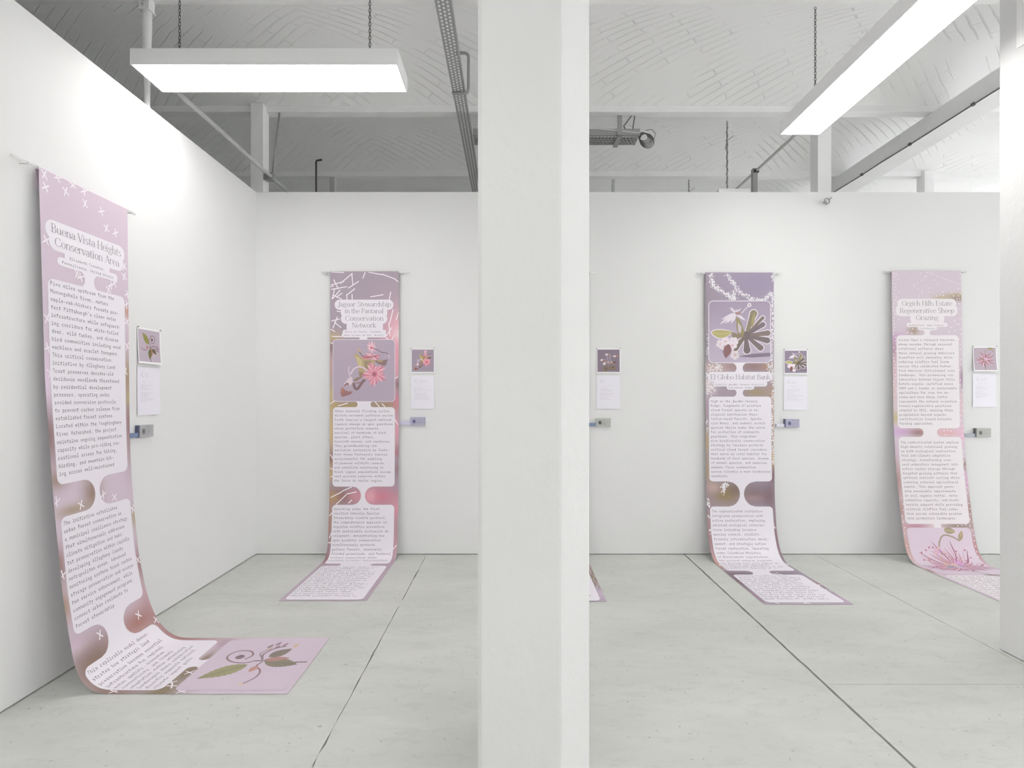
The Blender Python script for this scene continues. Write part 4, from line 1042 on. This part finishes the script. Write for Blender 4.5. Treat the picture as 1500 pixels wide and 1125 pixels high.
# ================= banner 4
P4 = [(.035, 2.525), (.06, 1.2), (.09, .8), (.15, .36), (.2, .121), (.24, .046), (.29, .012), (.34, .003), (1.12, .003)]
B4 = Sheet((3.365, BW, 0), (1, 0, 0), (0, -1, 0), .616, P4)
bg = smooth_bg((206, 192, 202), [(.3, .2, .5, .25, (206, 192, 202)), (.62, .215, .16, .022, (176, 160, 122)), (.61, .245, .12, .022, (150, 128, 116)), (.44, .235, .06, .015, (188, 172, 140)), (.185, .53, .045, .045, (164, 144, 122)), (.05, .60, .09, .05, (196, 160, 196)), (0, .70, .05, .10, (172, 134, 156)), (0, .86, .05, .12, (212, 178, 184)), (0, 1.08, .05, .10, (214, 186, 186)), (.62, .95, .03, .10, (158, 120, 146)), (.62, 1.2, .04, .12, (214, 184, 190)), (.02, 1.30, .06, .06, (190, 176, 130)), (.05, 1.42, .10, .04, (204, 166, 206)), (.22, 1.43, .09, .04, (156, 120, 118)), (.45, 1.43, .14, .04, (216, 172, 176)), (.61, 1.45, .06, .08, (220, 180, 200)), (0, 1.6, .05, .08, (210, 186, 206)), (0, 1.85, .05, .18, (176, 138, 132)), (.62, 1.72, .05, .05, (150, 122, 110)), (.62, 1.86, .05, .09, (206, 166, 196)), (0, 2.1, .05, .10, (172, 140, 130)), (.62, 2.1, .06, .14, (166, 130, 124)),
  (.12, 2.235, .14, .03, (186, 140, 156)), (.30, 2.235, .07, .02, (226, 208, 206)), (.48, 2.235, .14, .025, (150, 130, 118)), (0, 2.4, .07, .16, (196, 158, 150)), (.62, 2.42, .07, .15, (176, 130, 132)), (.05, 2.72, .10, .06, (176, 132, 128)), (.4, 3.1, .6, .25, (216, 204, 216))])
r4 = banner(B4, 'pale pink hanging banner whose floor end slips behind the square column', bg, (.07, .055))
dp = []; g4 = np.random.default_rng(44)
for x0, dx, t0_, t1_, st in ((.014, .012, .02, 1.1, .030), (.36, -.05, .01, .25, .035), (.60, .006, .02, 2.5, .045), (.02, .01, 2.0, 2.7, .05)):
    for k, t in enumerate(np.arange(t0_, t1_, st)):
        dp.append((x0 + dx * math.sin(k * 1.7) + .006 * g4.normal(), t, .0052))
for k in range(11): dp.append((.26 + .045 * math.sin(k * .9) - .01 * k * .4, .02 + .02 * k, .0052)); dp.append((.32 + .026 * k, .012 + .010 * k, .0052)); dp.append((.045 + .012 * math.sin(k * 2), .03 + .04 * k, .005))
for q in ((.43, .21), (.455, .216), (.53, .19), (.545, .22), (.59, .22), (.577, .247), (.45, .185), (.18, .515), (.135, .545), (.172, .553), (.50, .54), (.52, .5), (.55, .53), (.57, .47), (.55, .44), (.44, 1.415), (.47, 1.41), (.50, 1.417), (.45, 1.45), (.48, 2.236), (.515, 2.230), (.55, 2.225), (.585, 2.236)): dp.append((*q, .0056))
dots(B4, r4, dp, (236, 226, 232))
title(B4, r4, [rrect(.045, .568, .246, .338, .043), rrect(.030, .578, .30, .40, .042), rrect(.16, .46, .37, .47, .04), rrect(.126, .49, .458, .497, .019), rrect(.225, .395, .485, .525, .018), neck(.285, .33, .522, .572)],
      [('Grgich Hills Estate', .085, .531, .307), ('Regenerative Sheep', .065, .552, .372), ('Grazing', .208, .408, .434)], [('Rutherford, Napa Valley,', .147, .464, .487), ('California', .239, .377, .516)], .062, m='panel_warm')
text_panel(B4, r4, rrect(.034, .584, .569, 1.392, .035), """Across Napa's vineyard terraces,
sheep meander through seasonal
rotational patterns where
their natural grazing behaviors
transform soil chemistry while
reducing wildfire fuel loads
across this celebrated Ruther-
ford American Viticultural Area
landscape. This pioneering col-
laboration between Grgich Hills
Estate-organic certified since
2000 and a leader in sustainable
agriculture for over two de-
cades-and Kaos Sheep Outfit
represents the natural evolution
toward regenerative practices
adopted in 2021, marking their
progression beyond organic
certification toward holistic
farming approaches.""".split('\n'), .049, .62, .0160, .0389, m='panel_warm')
spans(B4, 'panel_bridge', [neck(.257, .378, 1.390, 1.470)], 'panel_warm', r4, O_PAN - .0002)
text_panel(B4, r4, rrect(.034, .590, 1.468, 2.219, .035), """The sophisticated system employs
high-density rotational grazing
as both ecological restoration
tool and climate adaptation
strategy, transforming vine-
yard understory management into
active carbon storage through
targeted grazing patterns that
optimize nutrient cycling while
reducing external agricultural
inputs. This approach gener-
ates measurable improvements
in soil organic matter, water
retention capacity, and biodi-
versity support while providing
critical wildfire fuel reduc-
tion across vulnerable premium
wine production landscapes.""".split('\n'), .050, 1.525, .0160, .0385, m='panel_warm')
spans(B4, 'panel_bridge', [[(2.216, .27, .34), (2.235, .275, .335), (2.254, .27, .34)]], 'panel_warm', r4, O_PAN - .0002)
picture(B4, r4, art_spider(), .034, .584, 2.251, 2.80, .035)
p = spans(B4, 'text_panel', [rrect(.034, .584, 2.83, 3.36, .035)], 'panel_warm', r4, O_PAN)
V, Fc = [], []; greek(12, .05, 2.875, .0395, .0158, .015, V, Fc, np.random.default_rng(5), .54); letters(B4, 'lettering', V, Fc, 'ink', p, O_TXT)

# ================= banner 5, almost all behind the thick column
P5 = [(.035, 2.52), (.04, 1.0), (.06, .45), (.10, .15), (.14, .05), (.19, .012), (.24, .003), (1.10, .003)]
B5 = Sheet((.045, BW, 0), (1, 0, 0), (0, -1, 0), .606, P5)
bg = smooth_bg((178, 164, 178), [(.6, 2.95, .12, .3, (140, 122, 108)), (.0, 1.4, .1, .3, (150, 130, 120)), (.6, 1.0, .1, .3, (176, 160, 170)), (.6, 3.3, .1, .1, (196, 178, 196)), (.3, 2.0, .3, .1, (150, 128, 120))])
r5 = banner(B5, 'mauve and brown hanging banner behind the thick column, only its floor corner showing', bg, (.08, .08))
picture(B5, r5, art_beetle(), .03, .576, .604, 1.149, .03)
for k, (a0, a1, nl) in enumerate(((.25, .56, 0), (1.20, 1.90, 16), (2.06, 2.64, 13))):
    p = spans(B5, 'text_panel', [rrect(.03, .576, a0, a1, .035)], 'panel', r5, O_PAN); V, Fc = [], []
    if nl: greek(nl, .045, a0 + .05, .0395, .0158, .015, V, Fc, np.random.default_rng(60 + k), .54)
    else: greek(2, .12, a0 + .12, .08, .022, .040, V, Fc, np.random.default_rng(60), .50)
    letters(B5, 'lettering', V, Fc, 'ink', p, O_TXT)
for a0, a1 in ((.558, .606), (1.148, 1.202), (1.898, 2.062), (2.638, 2.702)): spans(B5, 'panel_bridge', [neck(.27, .33, a0, a1)], 'panel', r5, O_PAN - .0002)
p = spans(B5, 'text_panel', [rrect(.03, .566, 2.70, 3.43, .035)], 'panel', r5, O_PAN)
V, Fc = [], []; greek(16, .045, 2.745, .0405, .0158, .015, V, Fc, np.random.default_rng(6), .54); letters(B5, 'lettering', V, Fc, 'ink', p, O_TXT)
dots(B5, r5, [(.59 + .01 * math.sin(i * 5), 2.8 + .035 * i, .006) for i in range(12)])

# ------------------------------------------------------------------ prints, sheets and small boxes beside each banner
def station(org, ax, out, art, zp, where, curl, box, strip, side_dark, who):
    """org = wall point under the print's left edge; ax = along the wall to the right; out = into the room"""
    org = np.array(org, float); ax = np.array(ax, float); out = np.array(out, float)
    def at(s_, d, z): return org + ax * s_ + out * d + np.array([0, 0, z])
    # photograph on white paper, pinned at its upper corners
    pw, ph = .213, .221
    o0 = at(0, 0, zp); o = empty('photo_print', tuple(at(pw / 2, 0, zp - ph / 2))); tag(o, who[0], 'print', 'square photo prints pinned beside the banners')
    fl = Flat(tuple(o0), ax, out, pw, ph, curl, .004)
    a_, bgc = art; white = smooth_bg((236, 236, 238), [])
    cloth(fl, 'paper', white, o, 12, 6, 'photo', th=.0004)
    g0 = pc(bgc); pic = cloth(fl, 'picture', lambda st: np.repeat(np.array([[x * .80 for x in g0]]), len(st), 0), o, 12, 6, 'photo', t0=.010, t1=fl.L - .012, off=.0006, th=.0002, s0=.007, s1=pw - .008)
    a_.put(fl, 'plant_image', .007, .010, pw - .015, fl.L - .022, pic, .0009, .000006)
    for s_ in (.002, pw - .004):
        MB().tube([at(s_, 0, zp + .001), at(s_, .008, zp + .001), at(s_, .009, zp + .001), at(s_, .0125, zp + .001)], .004, 10, rs=[.0015, .0015, .0048, .0042]).build('pin', M['brass'], o, smooth=True)
    # caption sheet
    sw, sh_ = .210, .297; zt = zp - .243
    o = empty('caption_sheet', tuple(at(sw / 2, 0, zt - sh_ / 2))); tag(o, who[1], 'sheet', 'white caption sheets below the photo prints')
    fs = Flat(tuple(at(0, 0, zt)), ax, out, sw, sh_, .004, .0035)
    pap = cloth(fs, 'paper', smooth_bg((229, 226, 235), []), o, 8, 3, 'photo', th=.0004)
    V, Fc = [], []; rr = np.random.default_rng(int(abs(org[0]) * 100 + abs(org[1]) * 10))
    for t0_, n in ((.115, 4), (.160, 4), (.198, 3)): greek(n, .028, t0_, .0085, .0034, .0042, V, Fc, rr, .178)
    greek(1, .05, .092, .01, .0036, .0045, V, Fc, rr, .165)
    letters(fs, 'body_lettering', V, Fc, 'ink_mid', pap, .0006)
    V, Fc = [], []; greek(1, .075, .060, .02, .0075, .017, V, Fc, rr, .165); greek(1, .09, .278, .02, .004, .004, V, Fc, rr, .115)
    letters(fs, 'heading_lettering', V, Fc, 'ink_pale', pap, .0006)
    a2 = Art(); a2.stroke([(.2, .26), (.17, .2), (.22, .13), (.3, .12)], .012, (206, 202, 210)); a2.stroke([(.16, .22), (.28, .22)], .010, (210, 206, 214)); a2.leaf((.16, .19), (.22, .15), .02, (196, 192, 200)); a2.leaf((.22, .26), (.3, .24), .02, (204, 200, 208))
    a2.put(fs, 'plant_sketch', 0, .005, sw, sh_ * .74, pap, .0007, 0)
    # small printed box standing on a pull-out strip
    b0, b1, z0, z1 = box; dp_ = .022
    o = empty('card_box', tuple(at((b0 + b1) / 2, 0, z0))); tag(o, who[2], 'box', 'small printed card boxes on the wall')
    def bx(s0_, s1_, d0, d1, z0_, z1_):
        m = MB(); P_ = [at(a, b, c_) for c_ in (z0_, z1_) for a, b in ((s0_, d0), (s1_, d0), (s1_, d1), (s0_, d1))]
        m.add(P_, [(0, 3, 2, 1), (4, 5, 6, 7), (0, 1, 5, 4), (1, 2, 6, 5), (2, 3, 7, 6), (3, 0, 4, 7)]); return m
    bx(b0, b1, .001, dp_, z0, z1).build('body', side_dark[1], o, bevel=.0012)
    if side_dark[2]: bx(b0 - .012, b0 + .0005, .001, dp_ + .0005, z0 + .001, z1 + .001).build('spine', side_dark[0], o, bevel=.001)
    fb = Flat(tuple(at(b0, dp_ - .0028, z1)), ax, out, b1 - b0, z1 - z0, 0, .003)
    V, Fc = [], []; bw = b1 - b0; greek(6, bw * .46, .016, .0095, .004, .0052, V, Fc, rr, bw * .9); greek(1, bw * .5, .010, .01, .006, .006, V, Fc, rr, bw * .85)
    letters(fb, 'lettering', V, Fc, side_dark[3], o, .0006)
    a3 = Art(); ic = side_dark[4]
    for i in range(9):
        an = i * .7; a3.leaf((.27, .52), (.27 + .17 * math.cos(an), .52 + .30 * math.sin(an)), .07, ic)
    a3.disc(.27, .52, .05, tuple(max(0, x - 30) for x in ic)); a3.put(fb, 'flower_icon', 0, 0, bw, z1 - z0, o, .0006, .000004)
    s0_, s1_ = strip
    bx(s0_, s1_, .004, .020, z0 + .004, z0 + .030).build('pull_out_strip', side_dark[5], o, bevel=.001)
    bx(b0 + .01, b1 - .01, 0, .004, z0 - .004, z0 + .02).build('wall_clip', M['acrylic'], o)
    for k in range(4): MB().tube([at(s1_ - .012 - k * .018, .020, z0 + .018), at(s1_ - .012 - k * .018, .0206, z0 + .018)], .0022, 6).build('strip_dot', M['ink_mid'], o)

def um(u, y=4.787): return (u - U0) / FPX * y
grey = mat('box_grey', lin((176, 176, 178)), .5); lav = mat('box_lavender', lin((178, 176, 198)), .5); blue = mat('spine_slate', lin((98, 100, 124)), .5); dgrey = mat('spine_dark', lin((112, 110, 112)), .5)
stripw = mat('strip_white', lin((226, 224, 236)), .5); stripb = mat('strip_blue', lin((120, 136, 172)), .5); stripg = mat('strip_blue_grey', lin((172, 178, 190)), .5); stripl = mat('strip_lavender', lin((214, 206, 232)), .5); greenish = mat('box_stone', lin((182, 184, 178)), .5)
inkd = mat('box_ink', lin((128, 126, 134)), .6)
station((XW, 3.266, 0), (0, 1, 0), (1, 0, 0), art_vine(), 1.842, '', .014, (-.004, .122, 1.166, 1.240), (-.085, -.004), (blue, grey, True, inkd, (112, 112, 120), stripb),
        ('square photo print of a vine with a spiral tendril, pinned to the left partition', 'white caption sheet on the left partition below the vine print', 'small grey box with slate spine and blue strip on the left partition'))
station((um(602), BW, 0), (1, 0, 0), (0, -1, 0), art_orchid(), 1.842, '', .004, (um(601.3) - um(602), um(623) - um(602), 1.157, 1.229), (um(583.5) - um(602), -.004), (lav, lav, False, inkd, (104, 100, 140), stripl),
        ('square photo print of a pink star flower, pinned to the back wall', 'white caption sheet below the pink star flower print', 'small lavender box with a pale strip beside the mauve and pink banner'))
station((um(1148), BW, 0), (1, 0, 0), (0, -1, 0), art_lobed(), 1.832, '', .006, (um(1149.5) - um(1148), um(1169.5) - um(1148), 1.138, 1.212), (um(1136) - um(1148), .0), (blue, lav, True, inkd, (104, 100, 140), stripw),
        ('square photo print of a lobed leaf with blossoms, pinned to the back wall', 'white caption sheet below the lobed leaf print', 'small blue-grey box with slate spine and white strip beside the purple banner'))
station((um(1424.7), BW, 0), (1, 0, 0), (0, -1, 0), art_mum(), 1.858, '', .022, (um(1428) - um(1424.7), um(1449) - um(1424.7), 1.052, 1.130), (um(1411) - um(1424.7), .012), (dgrey, greenish, True, inkd, (112, 110, 110), stripg),
        ('square photo print of a spidery chrysanthemum, curling off the back wall', 'white caption sheet below the chrysanthemum print', 'small stone-grey box with dark spine and blue-grey strip beside the pale pink banner'))
station((um(874), BW, 0), (1, 0, 0), (0, -1, 0), art_beetle(), 1.842, '', .004, (um(872.5) - um(874), um(894) - um(874), 1.146, 1.218), (um(858) - um(874), -.006), (grey, greenish, False, inkd, (96, 94, 100), stripb),
        ('square photo print of pale orchids over dark round leaves, right of the thick column', 'white caption sheet right of the thick column', 'small white-edged grey box right of the thick column'))
